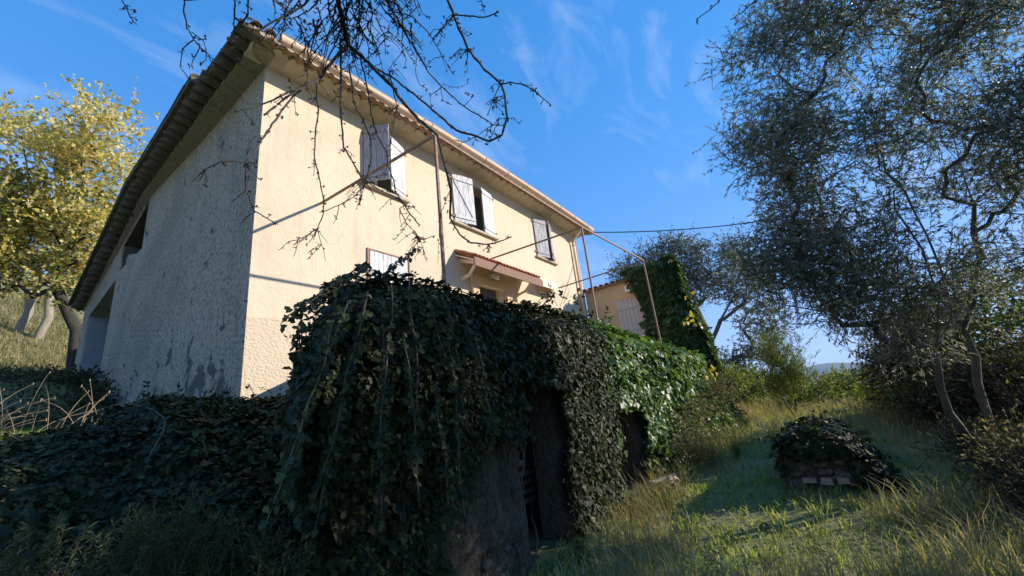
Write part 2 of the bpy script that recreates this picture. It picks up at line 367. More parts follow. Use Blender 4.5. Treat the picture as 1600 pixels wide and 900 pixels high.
# ------------------------------------------------------------------ terrain
def gz(x, y):
    x = np.asarray(x, float); y = np.asarray(y, float)
    left = interp(y, [-3, 2.6, 3.2, 4.6, 5.4, 6.6, 9, 12.5, 14.3, 17.5, 20, 26, 34, 60, 200], [0, 0.05, 0.35, 1.55, 1.82, 1.86, 2.1, 2.6, 3.55, 4.1, 4.5, 6.2, 10, 21, 45])
    right = interp(x, [0, 6, 9, 13, 20, 28, 45, 90, 250, 900], [0, 0.02, 0.30, 0.80, 0.95, 0.3, -2.2, -9, -35, -70])
    right = right + 0.8 * sstep(2.0, 5.0, y) * sstep(12.8, 14.5, x) * sstep(60, 20, x)
    right = right + 0.5 * sstep(-1.5, -6, y) * sstep(5, 9, x) * sstep(60, 20, x)
    wl = sstep(3.5, 2.8, x) * sstep(1.5, 3, y)
    wl = np.maximum(wl, sstep(15.0, 19.0, y) * sstep(0.35, 0.75, y / np.maximum(x, 0.1)))
    near = np.exp(-(x ** 2 + y ** 2) / 400.0)
    return left * wl + right * (1 - wl) + 0.05 * gnoise(x, y, 0, 1.6) * near
def axis_pts(lo, hi, step, far, n):
    mid = np.arange(lo, hi + 1e-6, step); g = np.geomspace(step, far, n)
    return np.concatenate([lo - g[::-1], mid, hi + g])
gx = axis_pts(-6, 24, 0.2, 9000, 34); gy = axis_pts(-10, 30, 0.2, 9000, 34)
GX, GY = np.meshgrid(gx, gy, indexing='ij'); GZ = gz(GX, GY)
V = np.stack([GX, GY, GZ], -1).reshape(-1, 3); nx, ny = GX.shape
ii, jj = np.meshgrid(np.arange(nx - 1), np.arange(ny - 1), indexing='ij'); q = (ii * ny + jj).ravel()
ground = link('ground', mesh_np('ground', V, np.stack([q, q + ny, q + ny + 1, q + 1], 1), 'soil_grass', True)); ground['kind'] = 'structure'

# far hills
def ridge(dist, h0, seed, y0, y1, base=-90):
    n = 90; ys = np.linspace(y0, y1, n); u = np.linspace(0, 1, 9); V = []
    for y_ in ys:
        h = h0 * (0.62 + 0.38 * math.sin(y_ / dist * 7 + seed) + 0.16 * math.sin(y_ / dist * 23 + seed * 3) + 0.05 * math.sin(y_ / dist * 61 + seed))
        for k in u:
            V.append((dist * (0.86 + 0.14 * k) + 0.05 * dist * math.sin(y_ / dist * 9), y_, base + (h - base) * math.sin(k * PI / 2) ** 1.2))
    F = np.array([(a * 9 + b_, a * 9 + b_ + 1, (a + 1) * 9 + b_ + 1, (a + 1) * 9 + b_) for a in range(n - 1) for b_ in range(8)])
    return np.array(V), F
V, F = cat_vf([ridge(5200, 190, 0.6, -3400, 2600), ridge(3300, 62, 2.2, -2400, 2200)])
hl = link('hills', mesh_np('hills', V, F, 'hill_wood', True)); hl['kind'] = 'structure'

# ------------------------------------------------------------------ walls with openings
def wall_panel(mb, a0, a1, top, holes, plane, thick, axis, sign, zbase, extra=()):
    """Vertical wall. axis 'x': runs along X at Y=plane, back at plane+sign*thick. axis 'y': runs along Y at X=plane.
    holes: (a_lo, a_hi, z_lo, z_hi_lo_end, z_hi_hi_end)"""
    bps = sorted(set([a0, a1] + [h[0] for h in holes] + [h[1] for h in holes] + [e for e in extra if a0 < e < a1]))
    def P(a, d, z): return (a, plane + sign * d, z) if axis == 'x' else (plane + sign * d, a, z)
    def quad(p, q_, r, s): mb.add([p, q_, r, s], [(0, 1, 2, 3)])
    for lo, hi in zip(bps[:-1], bps[1:]):
        hs_ = sorted([h for h in holes if h[0] <= lo + 1e-6 and h[1] >= hi - 1e-6], key=lambda h: h[2])
        zl = zbase; zh = zbase
        def hz(h, a): u = (a - h[0]) / (h[1] - h[0]); return h[3] + (h[4] - h[3]) * u
        for h in hs_:
            for d in (0, thick): quad(P(lo, d, zl), P(hi, d, zh), P(hi, d, h[2]), P(lo, d, h[2]))
            quad(P(lo, 0, h[2]), P(hi, 0, h[2]), P(hi, thick, h[2]), P(lo, thick, h[2]))
            quad(P(lo, 0, hz(h, lo)), P(hi, 0, hz(h, hi)), P(hi, thick, hz(h, hi)), P(lo, thick, hz(h, lo)))
            zl = hz(h, lo); zh = hz(h, hi)
        for d in (0, thick): quad(P(lo, d, zl), P(hi, d, zh), P(hi, d, top(hi)), P(lo, d, top(lo)))
        quad(P(lo, 0, top(lo)), P(hi, 0, top(hi)), P(hi, thick, top(hi)), P(lo, thick, top(lo)))
    for h in holes:
        quad(P(h[0], 0, h[2]), P(h[0], thick, h[2]), P(h[0], thick, h[3]), P(h[0], 0, h[3]))
        quad(P(h[1], 0, h[2]), P(h[1], thick, h[2]), P(h[1], thick, h[4]), P(h[1], 0, h[4]))
    for a in (a0, a1):
        quad(P(a, 0, zbase), P(a, thick, zbase), P(a, thick, top(a)), P(a, 0, top(a)))

HX0, HX1, HY0, HY1 = 2.5, 13.4, 6.35, 18.1
def hog(x): return 0.13 * math.sin(min(max((x - 2.3) / 11.3, 0), 1) * PI)      # the old eaves line is not level
WT = 0.45
gt = lambda y: float(np.interp(y, [6.35, 9.0, 11.0, 12.5, 18.1], [7.84, 7.81, 7.90, 7.98, 6.36]))
house = thing('farmhouse', (HX0, HY0, 2.0), 'cream plastered two storey farmhouse with tiled roof and peeling shutters above the ivy covered wall', 'house')
mb = MB()
FHOLES = [(4.40, 5.40, 6.36, 7.62, 7.62), (4.50, 5.43, 3.20, 4.95, 4.95), (6.95, 8.42, 6.36, 7.66, 7.66), (7.55, 8.55, 2.75, 4.90, 4.90), (10.55, 11.55, 6.36, 7.66, 7.66)]
wall_panel(mb, HX0, HX1, lambda x: 7.80 + hog(x), FHOLES, HY0, WT, 'x', 1, -0.2, extra=(3.2, 4, 5.8, 6.4, 9.2, 10, 12.2, 13))
mb.build('front_wall', 'cream_plaster', house)
mb = MB()
GH = [(12.5, 14.45, 6.52, 7.86, 7.28), (14.6, 17.3, 2.9, 6.35, 5.95)]
wall_panel(mb, HY0 + 0.004, HY1, gt, GH, HX0, WT, 'y', 1, 0.5, extra=(9.0, 11.0, 12.4))
# keep the gable skin a hair proud of the front wall's end
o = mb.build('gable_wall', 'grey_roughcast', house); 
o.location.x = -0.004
mb = MB(); mb.box((HX1 - WT, HY0 + WT + .003, 0.3), (HX1 - 0.003, HY1, 7.8)); mb.build('end_wall', 'cream_plaster', house)
mb = MB(); mb.box((HX0 + WT, HY1 - .4, 0.3), (HX1 - WT, HY1 - .01, 6.3)); mb.build('back_wall', 'cream_plaster', house)
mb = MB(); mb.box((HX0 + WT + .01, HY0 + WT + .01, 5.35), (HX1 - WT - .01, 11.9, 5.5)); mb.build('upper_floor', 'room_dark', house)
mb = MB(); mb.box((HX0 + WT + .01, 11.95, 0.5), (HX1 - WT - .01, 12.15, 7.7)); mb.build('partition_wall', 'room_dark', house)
mb = MB(); mb.box((3.9, 12.2, 2.5), (4.1, 17.6, 6.0)); mb.build('shed_wall', 'inner_plaster', house)
mb = MB(); mb.box((HX0 + WT + .01, 12.2, 6.15), (HX0 + 2.0, 17.6, 6.3)); mb.build('shed_ceiling', 'dark_wood', house)
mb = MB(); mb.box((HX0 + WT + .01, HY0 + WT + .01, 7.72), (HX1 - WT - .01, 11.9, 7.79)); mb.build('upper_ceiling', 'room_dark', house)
mb = MB(); mb.box((2.53, 17.262, 2.9), (2.949, 17.296, 5.94)); mb.build('reveal_lining', 'blue_grey_wall', house)
mb = MB(); mb.box((2.53, 14.42, 6.53), (2.949, 14.446, 7.27)); mb.build('reveal_lining', 'room_dark', house)  # dark lining added, shade inside the loft opening put into its colour
mb = MB(); mb.add([(2.52, 12.51, 7.85), (2.94, 12.51, 7.85), (2.94, 14.44, 7.275), (2.52, 14.44, 7.275), (2.52, 12.51, 7.83), (2.94, 12.51, 7.83), (2.94, 14.44, 7.255), (2.52, 14.44, 7.255)], [(3, 2, 1, 0), (4, 5, 6, 7), (0, 1, 5, 4), (2, 3, 7, 6)]); mb.build('dark_soffit_lining', 'dark_wood', house)  # dark soffit lining added to deepen the shade in the loft opening
# boulder-like infill at the foot of the loft opening
mb = MB()
for (y_, z_, r_) in ((13.9, 6.66, .34), (14.15, 6.8, .3), (13.5, 6.58, .25)):
    P_ = []
    for k in range(26):
        d_ = rdir(1)[0]; P_.append(np.array([HX0 + .22, y_, z_]) + d_ * r_ * np.array([.6, 1.1, .7]))
    import bmesh
    bm = bmesh.new(); [bm.verts.new(p) for p in P_]; bmesh.ops.convex_hull(bm, input=bm.verts); bm.verts.ensure_lookup_table()
    vs_ = [v_ for v_ in bm.verts if v_.link_faces]; ix = {v_: i for i, v_ in enumerate(vs_)}
    mb.add([v_.co[:] for v_ in vs_], [tuple(ix[w_] for w_ in f_.verts) for f_ in bm.faces]); bm.free()
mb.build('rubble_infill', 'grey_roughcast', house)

# ---- roof
def gnoise0(v): return math.sin(v * 1.7) + .6 * math.sin(v * 3.9 + 1)
def shell(r, length, ang=PI, n=6, th=0.012, taper=0.85):
    """half-round canal tile along +Y from y=0 to length, arch up"""
    V = []; F = []
    for j, (yy, rr) in enumerate(((0, r), (length, r * taper))):
        for k in range(n + 1):
            a = ang * k / n + (PI - ang) / 2
            V.append((rr * math.cos(a), yy, rr * math.sin(a)))
        for k in range(n + 1):
            a = ang * k / n + (PI - ang) / 2
            V.append(((rr - th) * math.cos(a), yy, (rr - th) * math.sin(a)))
    m_ = n + 1
    for k in range(n):
        F.append((k, k + 1, 2 * m_ + k + 1, 2 * m_ + k))
        F.append((m_ + k + 1, m_ + k, 3 * m_ + k, 3 * m_ + k + 1))
        F.append((k + 1, k, m_ + k, m_ + k + 1)); F.append((2 * m_ + k, 2 * m_ + k + 1, 3 * m_ + k + 1, 3 * m_ + k))
    F.append((0, 2 * m_, 3 * m_, m_)); F.append((n, m_ + n, 3 * m_ + n, 2 * m_ + n))
    return V, F
def tile_mesh(mat, r, length, up=True, **kw):
    V, F = shell(r, length, **kw)
    if not up: V = [(x, y, -z) for x, y, z in V]; F = [f[::-1] for f in F]
    return mesh_np('tile', np.array(V), F, mat, True)
def put(me, name, parent, loc, mat3):
    o = bpy.data.objects.new(name, me); col.objects.link(o); o.parent = parent
    o.matrix_local = Matrix.Translation(Vector(np.array(loc) - org(parent))) @ mat3.to_4x4(); return o
def cols(a, b_, c_): return Matrix((a, b_, c_)).transposed()

PITCH = 0.215
slope_f = 0.25                                           # roof rises to the ridge
sf = math.atan(slope_f)
Yf = 5.84; Zf = 7.955                                     # front tile edge
dY = Vector((0, math.cos(sf), math.sin(sf))); dX = Vector((1, 0, 0)); dN = Vector((0, -math.sin(sf), math.cos(sf)))
cover = [tile_mesh(m_, 0.088, 0.45) for m_ in ('roof_clay', 'weathered_clay')]
canal = tile_mesh('roof_clay', 0.098, 0.45, up=False)
x = 2.12; k = 0
while x < 13.75:
    jz = random.uniform(-.008, .008); jy = random.uniform(-.02, .02)
    put(cover[1] if x < 2.7 else cover[0], 'tile', house, (x, Yf + jy, Zf + hog(x) + 0.035 + jz), cols(dX, dY, dN))
    put(canal, 'tile', house, (x + PITCH / 2, Yf - .03 + jy, Zf + hog(x) - 0.015 + jz), cols(dX, dY, dN))
    x += PITCH; k += 1
# the rest of the front slope: one corrugated sheet of tiles, course by course
def corr(x0, x1, z_of, ys, mat, name, parent, pitch=PITCH, amp=0.045):
    xs = np.arange(x0, x1, pitch / 8); V = []; 
    for yy, drop in ys:
        for xx in xs: V.append((xx, yy, z_of(yy) + hog(xx) * max(0, 1 - (yy - Yf) / 4) + drop + amp * math.cos(2 * PI * (xx - x0) / pitch)))
    n_ = len(xs); F = np.array([(a * n_ + b_, a * n_ + b_ + 1, (a + 1) * n_ + b_ + 1, (a + 1) * n_ + b_) for a in range(len(ys) - 1) for b_ in range(n_ - 1)])
    o = vf_obj(name, np.array(V), F, mat, parent, 'stuff', True); return o
RY, RZ = 10.2, 9.05                                      # ridge
zr = lambda y: Zf + 0.07 + slope_f * (y - Yf) if y < RY else Zf + 0.07 + slope_f * (RY - Yf) - 0.31 * (y - RY)
ys = []
y_ = Yf + 0.36
while y_ < RY: ys += [(y_, 0.02), (y_ + 0.36, -0.012)]; y_ += 0.37
while y_ < 18.6: ys += [(y_, -0.01), (y_ + 0.36, 0.02)]; y_ += 0.37
corr(2.34, 13.75, zr, ys, 'roof_clay', 'roof_tiles', house)

# corbelled cornice (genoise) on the front: two courses of mortared scallops
def cornice_front(y_wall, y_out, z0, z1, x0, x1, pitch, name):
    mb = MB(); n_ = 10; th = z1 - z0; k = 0; x = x0
    P0 = []
    while x < x1 - 0.01:
        for j in range(n_):
            u = j / n_; arch = math.sin(PI * u) ** 0.6
            P0.append((x + u * pitch, z1 - 0.025 - (th - 0.04) * (1 - arch) * 0.9, z0 + (1 - arch) * 0.0 + 0.045 * arch))
        x += pitch
    V = []
    for (xx, zt, zb) in P0:
        g_ = hog(xx); V += [(xx, y_out, z1 + g_), (xx, y_out, zb + g_), (xx, y_wall, zb + g_), (xx, y_wall, z1 + g_)]
    F = []
    for i in range(len(P0) - 1):
        for e in range(4): F.append((i * 4 + e, i * 4 + (e + 1) % 4, (i + 1) * 4 + (e + 1) % 4, (i + 1) * 4 + e))
    F.append((3, 2, 1, 0)); m_ = (len(P0) - 1) * 4; F.append((m_, m_ + 1, m_ + 2, m_ + 3))
    mb.add(V, F); return mb
mb = MB(); V = []; n_ = 0; x = 2.16
while x < 13.6:
    for j in range(10):
        u = j / 10; arch = math.sin(PI * u) ** 0.55; xx = x + u * PITCH * 1.3; g_ = hog(xx); jt = 0.006 * gnoise0(xx * 5)
        V += [(xx, 6.36, 7.795 + g_), (xx, 6.16, 7.795 + .05 * arch + g_ + jt), (xx, 5.97 + .05 * (1 - arch), 7.85 + .07 * arch + g_ + jt), (xx, 5.96 + .05 * (1 - arch), 8.0 + g_), (xx, 6.36, 8.0 + g_)]; n_ += 1
    x += PITCH * 1.3
F = [(i * 5 + e, i * 5 + (e + 1) % 5, (i + 1) * 5 + (e + 1) % 5, (i + 1) * 5 + e) for i in range(n_ - 1) for e in range(5)] + [(4, 3, 2, 1, 0), tuple((n_ - 1) * 5 + e for e in range(5))]
mb.add(V, F); mb.build('cornice', 'cornice_mortar', house)
mb = MB(); xs_ = np.linspace(2.1, 13.6, 40)
for a_, b_ in zip(xs_[:-1], xs_[1:]):
    z0, z1 = 7.905 + hog(a_), 7.905 + hog(b_)
    mb.add([(a_, 5.875, z0), (b_, 5.875, z1), (b_, 5.915, z1), (a_, 5.915, z0), (a_, 5.875, z0 + .1), (b_, 5.875, z1 + .1), (b_, 5.915, z1 + .1), (a_, 5.915, z0 + .1)], [(0, 3, 2, 1), (4, 5, 6, 7), (0, 1, 5, 4), (2, 3, 7, 6)])
mb.build('tile_bedding', 'dirty_mortar', house)

# verge along the gable: smooth mortar band, then tile courses laid with their ends out
def ov(y): return float(np.interp(y, [8, 12, 18], [0, .16, .30]))
def verge(x0, z0, x1, z1, th, ya, yb, mat, name, step, jag=0.0, gap=0.012):
    """band along the gable: underside runs from (x0, gt+z0) at the wall to (x1, gt+z1) outside"""
    mb = MB()
    for y0 in np.arange(ya, yb, step):
        y1 = min(y0 + step - gap, yb); j = random.uniform(-jag, jag); jz = random.uniform(-jag, jag) * 0.5; V = []
        for yy in (y0, y1):
            g_ = gt(yy) + jz; V += [(x0, yy, g_ + z0), (x1 + j + ov(yy), yy, g_ + z1), (x1 + j + ov(yy), yy, g_ + z1 + th), (x0, yy, g_ + z0 + th)]
        mb.add(V, [(0, 1, 2, 3), (7, 6, 5, 4), (0, 4, 5, 1), (1, 5, 6, 2), (2, 6, 7, 3), (3, 7, 4, 0)])
    return mb.build(name, mat, house)
verge(2.50, -0.05, 2.18, -0.01, 0.07, 6.02, 18.3, 'verge_render', 'verge_mortar', 0.62, 0.008)
verge(2.30, 0.09, 1.94, 0.13, 0.05, 6.0, 18.4, 'weathered_clay', 'verge_bed', 0.9, 0.0, 0.0)
vt = tile_mesh('weathered_clay', 0.135, 0.33, up=False, n=6, th=0.03, taper=0.88)
xa = Vector((-0.84, 0, 0.54))
y_ = 6.0
while y_ < 18.4:
    s_ = (gt(y_ + .15) - gt(y_)) / .15; an = math.atan(s_)
    ya = Vector((random.gauss(0, .07), math.cos(an), math.sin(an) + random.gauss(0, .05))).normalized(); xa = Vector((-1, random.gauss(0, .05), 0.10 + random.gauss(0, .05))).normalized(); na = xa.cross(ya).normalized(); na = na if na.z > 0 else -na
    put(vt, 'verge_tile', house, (2.24 + ov(y_) + random.uniform(-.02, .02), y_ + random.uniform(-.02, .02), gt(y_) + 0.125 + random.uniform(-.015, .015)), cols(ya, xa, na))
    y_ += 0.285
vb = tile_mesh('weathered_clay', 0.12, 0.42, up=True, n=6, th=0.03, taper=0.85)
y_ = 7.75
while y_ < 18.4:
    s_ = (gt(y_ + .2) - gt(y_)) / .2; an = math.atan(s_)
    ya = Vector((0, math.cos(an), math.sin(an))); xc = Vector((1, 0, 0)); na = xc.cross(ya)
    for dx_ in (-0.56, -0.34):
        put(vb, 'verge_cap_tile', house, (HX0 + dx_ + ov(y_), y_, gt(y_) + 0.24 + random.uniform(-.015, .015)), cols(xc, ya, na))
    y_ += 0.36
mb = MB()
for a, b_ in ((7.75, 9), (9, 11), (11, 12.5), (12.5, 18.4)):
    V = []
    for yy in (a, b_): V += [(HX0 - .66 + ov(yy), yy, gt(yy) + .15), (HX0 - .0, yy, gt(yy) + .15), (HX0 + .0, yy, gt(yy) + .30), (HX0 - .66 + ov(yy), yy, gt(yy) + .27)]
    mb.add(V, [(0, 1, 2, 3), (7, 6, 5, 4), (0, 4, 5, 1), (1, 5, 6, 2), (2, 6, 7, 3), (3, 7, 4, 0)])
mb.build('verge_bed', 'weathered_clay', house)

# gutter, brackets and downpipe
mb = MB(); n_ = 8; gr = 0.09
xs_ = np.linspace(2.42, 13.62, 30); V = []
for xx in xs_:
    zz = 7.94 + hog(xx)
    for r_ in (gr, gr - 0.006):
        for k in range(n_ + 1):
            a = PI + PI * k / n_; V.append((xx, 5.735 + r_ * math.cos(a), zz + r_ * math.sin(a)))
m_ = 2 * (n_ + 1); F = []
for i in range(len(xs_) - 1):
    for k in range(n_):
        F.append((i * m_ + k, i * m_ + k + 1, (i + 1) * m_ + k + 1, (i + 1) * m_ + k))
        F.append((i * m_ + n_ + 2 + k, i * m_ + n_ + 1 + k, (i + 1) * m_ + n_ + 1 + k, (i + 1) * m_ + n_ + 2 + k))
    for k in (0, n_): F.append((i * m_ + k, (i + 1) * m_ + k, (i + 1) * m_ + k + n_ + 1, i * m_ + k + n_ + 1))
for i in (0, len(xs_) - 1): F.append(tuple(i * m_ + k for k in range(n_ + 1)))
mb.add(V, F)
mb.tube([(xx, 5.735 - gr, 7.946 + hog(xx)) for xx in xs_], 0.011, 6)
gut = mb.build('gutter', 'gutter_paint', house, True)
for i in range(12):
    xx = 2.9 + i * 0.93; mb = MB()
    mb.tube([(xx, 5.735 + (gr + .006) * math.cos(a), 7.945 + hog(xx) + (gr + .006) * math.sin(a)) for a in np.linspace(PI, 2 * PI, 7)] + [(xx, 5.88, 8.02 + hog(xx))], 0.008, 4)
    mb.build('gutter_bracket', 'rusty_iron', gut)
mb = MB(); mb.tube([(12.98, 5.77, 7.98), (12.98, 5.80, 7.86), (12.98, 6.20, 7.52), (12.98, 6.26, 7.40), (12.98, 6.26, 2.6)], 0.045, 8)
dp = mb.build('downpipe', 'pipe_paint', house, True)
for z_ in (7.3, 5.6, 4.0):
    mb = MB(); mb.tube([(12.98, 6.26, z_), (12.98, 6.26, z_ + .03)], 0.052, 8); mb.build('pipe_clamp', 'rusty_iron', dp)
mb = MB(); mb.tube([(13.28, 6.33, 7.7), (13.2, 6.32, 7.3), (12.7, 6.33, 6.3), (11.9, 6.33, 5.3), (11.4, 6.33, 4.7)], 0.012, 5); mb.build('shadow_line_tube', 'pipe_paint', house)  # added tube, stands in for a slanting shadow line across the wall

# ---- windows and shutters
def shutter(parent, hinge, w, z0, z1, theta, left=True, mat='peeling_white', planks=5, diag=False, battens=True):
    hx, hy = hinge; s_ = 1 if left else -1
    d = np.array([s_ * math.cos(theta), -math.sin(theta), 0.0]); nrm = np.array([-math.sin(theta) * s_, -math.cos(theta), 0.0]); up = np.array([0, 0, 1.0])
    o = np.array([hx, hy, 0.0]); pw = w / planks; mb = MB()
    for k in range(planks):
        c_ = o + d * (pw * (k + .5)) + up * ((z0 + z1) / 2) + nrm * random.uniform(-.002, .002)
        mb.obox(c_, d * (pw / 2 - 0.004), nrm * 0.012, up * ((z1 - z0) / 2 + random.uniform(-.003, .003)))
    sh = mb.build('shutter', mat, parent)
    bt = []
    if battens:
        for zz in (z0 + 0.13, z1 - 0.14):
            mb = MB(); mb.obox(o + d * w / 2 + up * zz + nrm * 0.021, d * (w / 2 - .015), nrm * 0.009, up * 0.04); bt.append(mb)
    if diag:
        a = o + d * 0.06 + up * (z1 - 0.2) + nrm * 0.0205; b_ = o + d * (w - .06) + up * (z0 + .19) + nrm * 0.0205
        mb = MB(); mb.beam(a, b_, 0.018, 0.06, up=tuple(nrm.tolist())) if False else mb.obox((a + b_) / 2, (b_ - a) / 2, nrm * 0.009, np.cross(nrm, (b_ - a) / np.linalg.norm(b_ - a)) * 0.035)
        bt.append(mb)
    for mb in bt: mb.build('batten', mat, parent)
    for zz in (z0 + .13, z1 - .14):
        mb = MB(); mb.obox(o + up * zz - d * 0.045 + nrm * 0.004, d * 0.045, nrm * 0.012, up * 0.022); mb.build('hinge', 'rusty_iron', parent)
    return sh
def window(x0, x1, z0, z1, depth=0.27, curtain=False):
    mb = MB(); y0 = HY0 + depth; y1 = y0 + .05
    fw_ = 0.05
    mb.box((x0 + .002, y0, z0 + .002), (x0 + fw_, y1, z1 - .002)); mb.box((x1 - fw_, y0, z0 + .002), (x1 - .002, y1, z1 - .002))
    mb.box((x0 + fw_, y0, z0 + .002), (x1 - fw_, y1, z0 + fw_)); mb.box((x0 + fw_, y0, z1 - fw_), (x1 - fw_, y1, z1 - .002))
    mb.box(((x0 + x1) / 2 - .03, y0 - .006, z0 + fw_), ((x0 + x1) / 2 + .03, y1 + .006, z1 - fw_))
    w_ = mb.build('window', 'peeling_white', house)
    for a, b_ in ((x0 + fw_, (x0 + x1) / 2 - .03), ((x0 + x1) / 2 + .03, x1 - fw_)):
        mb = MB(); mb.box((a, y0 + .018, z0 + fw_), (b_, y0 + .024, z1 - fw_)); mb.build('pane', 'glass', w_)
    if curtain:
        mb = MB(); xs2 = np.linspace(x0 + .06, x1 - .06, 40)
        V = [(xx, y1 + .08 + .02 * math.sin(i * 1.3), zz) for i, xx in enumerate(xs2) for zz in (z1 - .30, z1 - .03)]
        mb.add(V, [(2 * i, 2 * i + 2, 2 * i + 3, 2 * i + 1) for i in range(len(xs2) - 1)]); mb.build('curtain', 'curtain', w_)
    return w_
w1 = window(4.40, 5.40, 6.36, 7.62); w2 = window(6.95, 8.42, 6.36, 7.66, curtain=True); w3 = window(10.55, 11.55, 6.36, 7.66)
for w_, a, b_ in ((w1, 4.33, 5.50), (w2, 6.85, 8.55), (w3, 10.45, 11.68)):
    mb = MB(); mb.box((a, HY0 - .085, 6.27), (b_, HY0 - .003, 6.325)); mb.build('sill', 'concrete_sill', w_)
shutter(w1, (4.40, HY0 - .02), .52, 6.34, 7.62, radians(56), True, 'worn_grey', 4)
shutter(w1, (5.42, HY0 - .02), .50, 6.34, 7.62, radians(17), False, 'peeling_white', 4)
shutter(w2, (6.92, HY0 - .03), .62, 6.34, 7.66, radians(14), True, 'peeling_white', 4, diag=True)
shutter(w2, (8.47, HY0 - .03), .50, 6.34, 7.66, radians(6), False, 'peeling_white', 4)
shutter(w3, (10.53, HY0 - .03), .55, 6.34, 7.66, radians(12), True, 'worn_grey', 4)
shutter(w3, (11.58, HY0 - .03), .50, 6.34, 7.66, radians(22), False, 'worn_grey', 4)
# closed ground floor shutter
mb = MB(); mb.box((4.502, HY0 + .01, 3.2), (5.428, HY0 + .05, 4.948)); w4 = mb.build('window', 'rusty_iron', house)
for k in range(9):
    a = 4.525 + k * .0985; mb = MB(); mb.box((a, HY0 - .022, 3.22), (a + .091, HY0 + .004, 4.93)); mb.build('plank', 'peeling_white', w4)
mb = MB(); mb.box((4.46, HY0 - .03, 3.2), (4.50, HY0 - .003, 4.97)); mb.box((5.43, HY0 - .03, 3.2), (5.46, HY0 - .003, 4.97)); mb.box((4.501, HY0 - .03, 4.94), (5.429, HY0 - .003, 4.965)); mb.build('frame', 'rusty_iron', w4)

# door with plaster surround under the canopy
mb = MB(); mb.box((7.552, HY0 + .22, 2.75), (8.548, HY0 + .26, 4.30)); door = mb.build('door', 'door_paint', house)
mb = MB()
for z_ in (2.95, 3.65): mb.box((7.68, HY0 + .205, z_), (8.42, HY0 + .219, z_ + .55))
mb.build('door_panel', 'door_paint', door)
mb = MB(); mb.box((7.552, HY0 + .22, 4.37), (8.548, HY0 + .245, 4.898)); mb.build('transom_pane', 'glass', door)
mb = MB(); mb.box((7.552, HY0 + .20, 4.302), (8.548, HY0 + .27, 4.368)); mb.build('transom_bar', 'door_paint', door)
mb = MB(); mb.box((7.30, HY0 - .10, 4.82), (8.84, HY0 - .003, 5.02)); mb.box((8.62, HY0 - .10, 2.75), (8.84, HY0 - .003, 4.817)); mb.box((7.30, HY0 - .10, 2.75), (7.52, HY0 - .003, 4.817))
mb.build('door_surround', 'ochre_plaster', house)
mb = MB(); mb.box((8.05, HY0 - .16, 5.06), (8.22, HY0 - .01, 5.16)); mb.tube([(8.13, HY0 - .2, 5.02), (8.13, HY0 - .2, 5.10)], .06, 8); mb.build('door_lamp', 'white_plastic', house)

# canopy over the door
can = MB()
cx0, cx1, cyo = 6.85, 9.62, 5.76
sl = (5.50 - 5.20) / (HY0 - cyo); ca = math.atan(sl)
V = [(cx0, HY0 - .003, 5.44), (cx1, HY0 - .003, 5.44), (cx1, cyo + .03, 5.44 - sl * (HY0 - cyo - .03)), (cx0, cyo + .03, 5.44 - sl * (HY0 - cyo - .03))]
V = V + [(a, b_, c_ - .03) for a, b_, c_ in V]
can.add(V, [(0, 1, 2, 3), (7, 6, 5, 4), (0, 4, 5, 1), (1, 5, 6, 2), (2, 6, 7, 3), (3, 7, 4, 0)])
canopy = can.build('canopy', 'pipe_paint', house)
mb = MB(); mb.box((cx0 - .02, cyo - .022, 4.985), (cx1 + .02, cyo + .018, 5.185)); mb.build('fascia', 'brown_wood', canopy)
rt = [tile_mesh('red_clay', 0.058, 0.36, n=5), tile_mesh('red_clay', 0.058, 0.36, up=False, n=5)]
cdY = Vector((0, math.cos(ca), math.sin(ca))); cdN = Vector((0, -math.sin(ca), math.cos(ca)))
x = cx0 + .04
while x < cx1:
    for row in (0, 1):
        yo = cyo - .01 + row * .31 * math.cos(ca); zo = 5.225 + row * .31 * math.sin(ca) + row * .012
        put(rt[0], 'tile', canopy, (x, yo, zo + random.uniform(-.004, .004)), cols(dX, cdY, cdN))
        put(rt[1], 'tile', canopy, (x + .065, yo + .01, zo - .004), cols(dX, cdY, cdN))
    x += .13
for bx_ in (7.02, 9.28):
    mb = MB(); mb.beam((bx_, HY0 - .004, 4.86), (bx_, HY0 - .26, 4.90), .06, .055, up=(1, 0, 0)); mb.beam((bx_, HY0 - .25, 4.895), (bx_, cyo + .09, 5.12), .058, .055, up=(1, 0, 0))
    mb.beam((bx_, HY0 - .003, 5.12 + .2), (bx_, cyo + .03, 5.10), .08, .07, up=(1, 0, 0)); mb.build('bracket', 'pipe_paint', canopy)
# small sloping board fixed to the wall right of the canopy
mb = MB(); V = [(10.3, HY0 - .004, 5.60), (11.45, HY0 - .004, 5.60), (11.0, 6.02, 5.17), (9.95, 6.02, 5.17)]; V += [(a, b_, c_ + .05) for a, b_, c_ in V]
mb.add(V, [(3, 2, 1, 0), (4, 5, 6, 7), (0, 1, 5, 4), (1, 2, 6, 5), (2, 3, 7, 6), (3, 0, 4, 7)]); mb.build('sloping_board', 'pipe_paint', house)

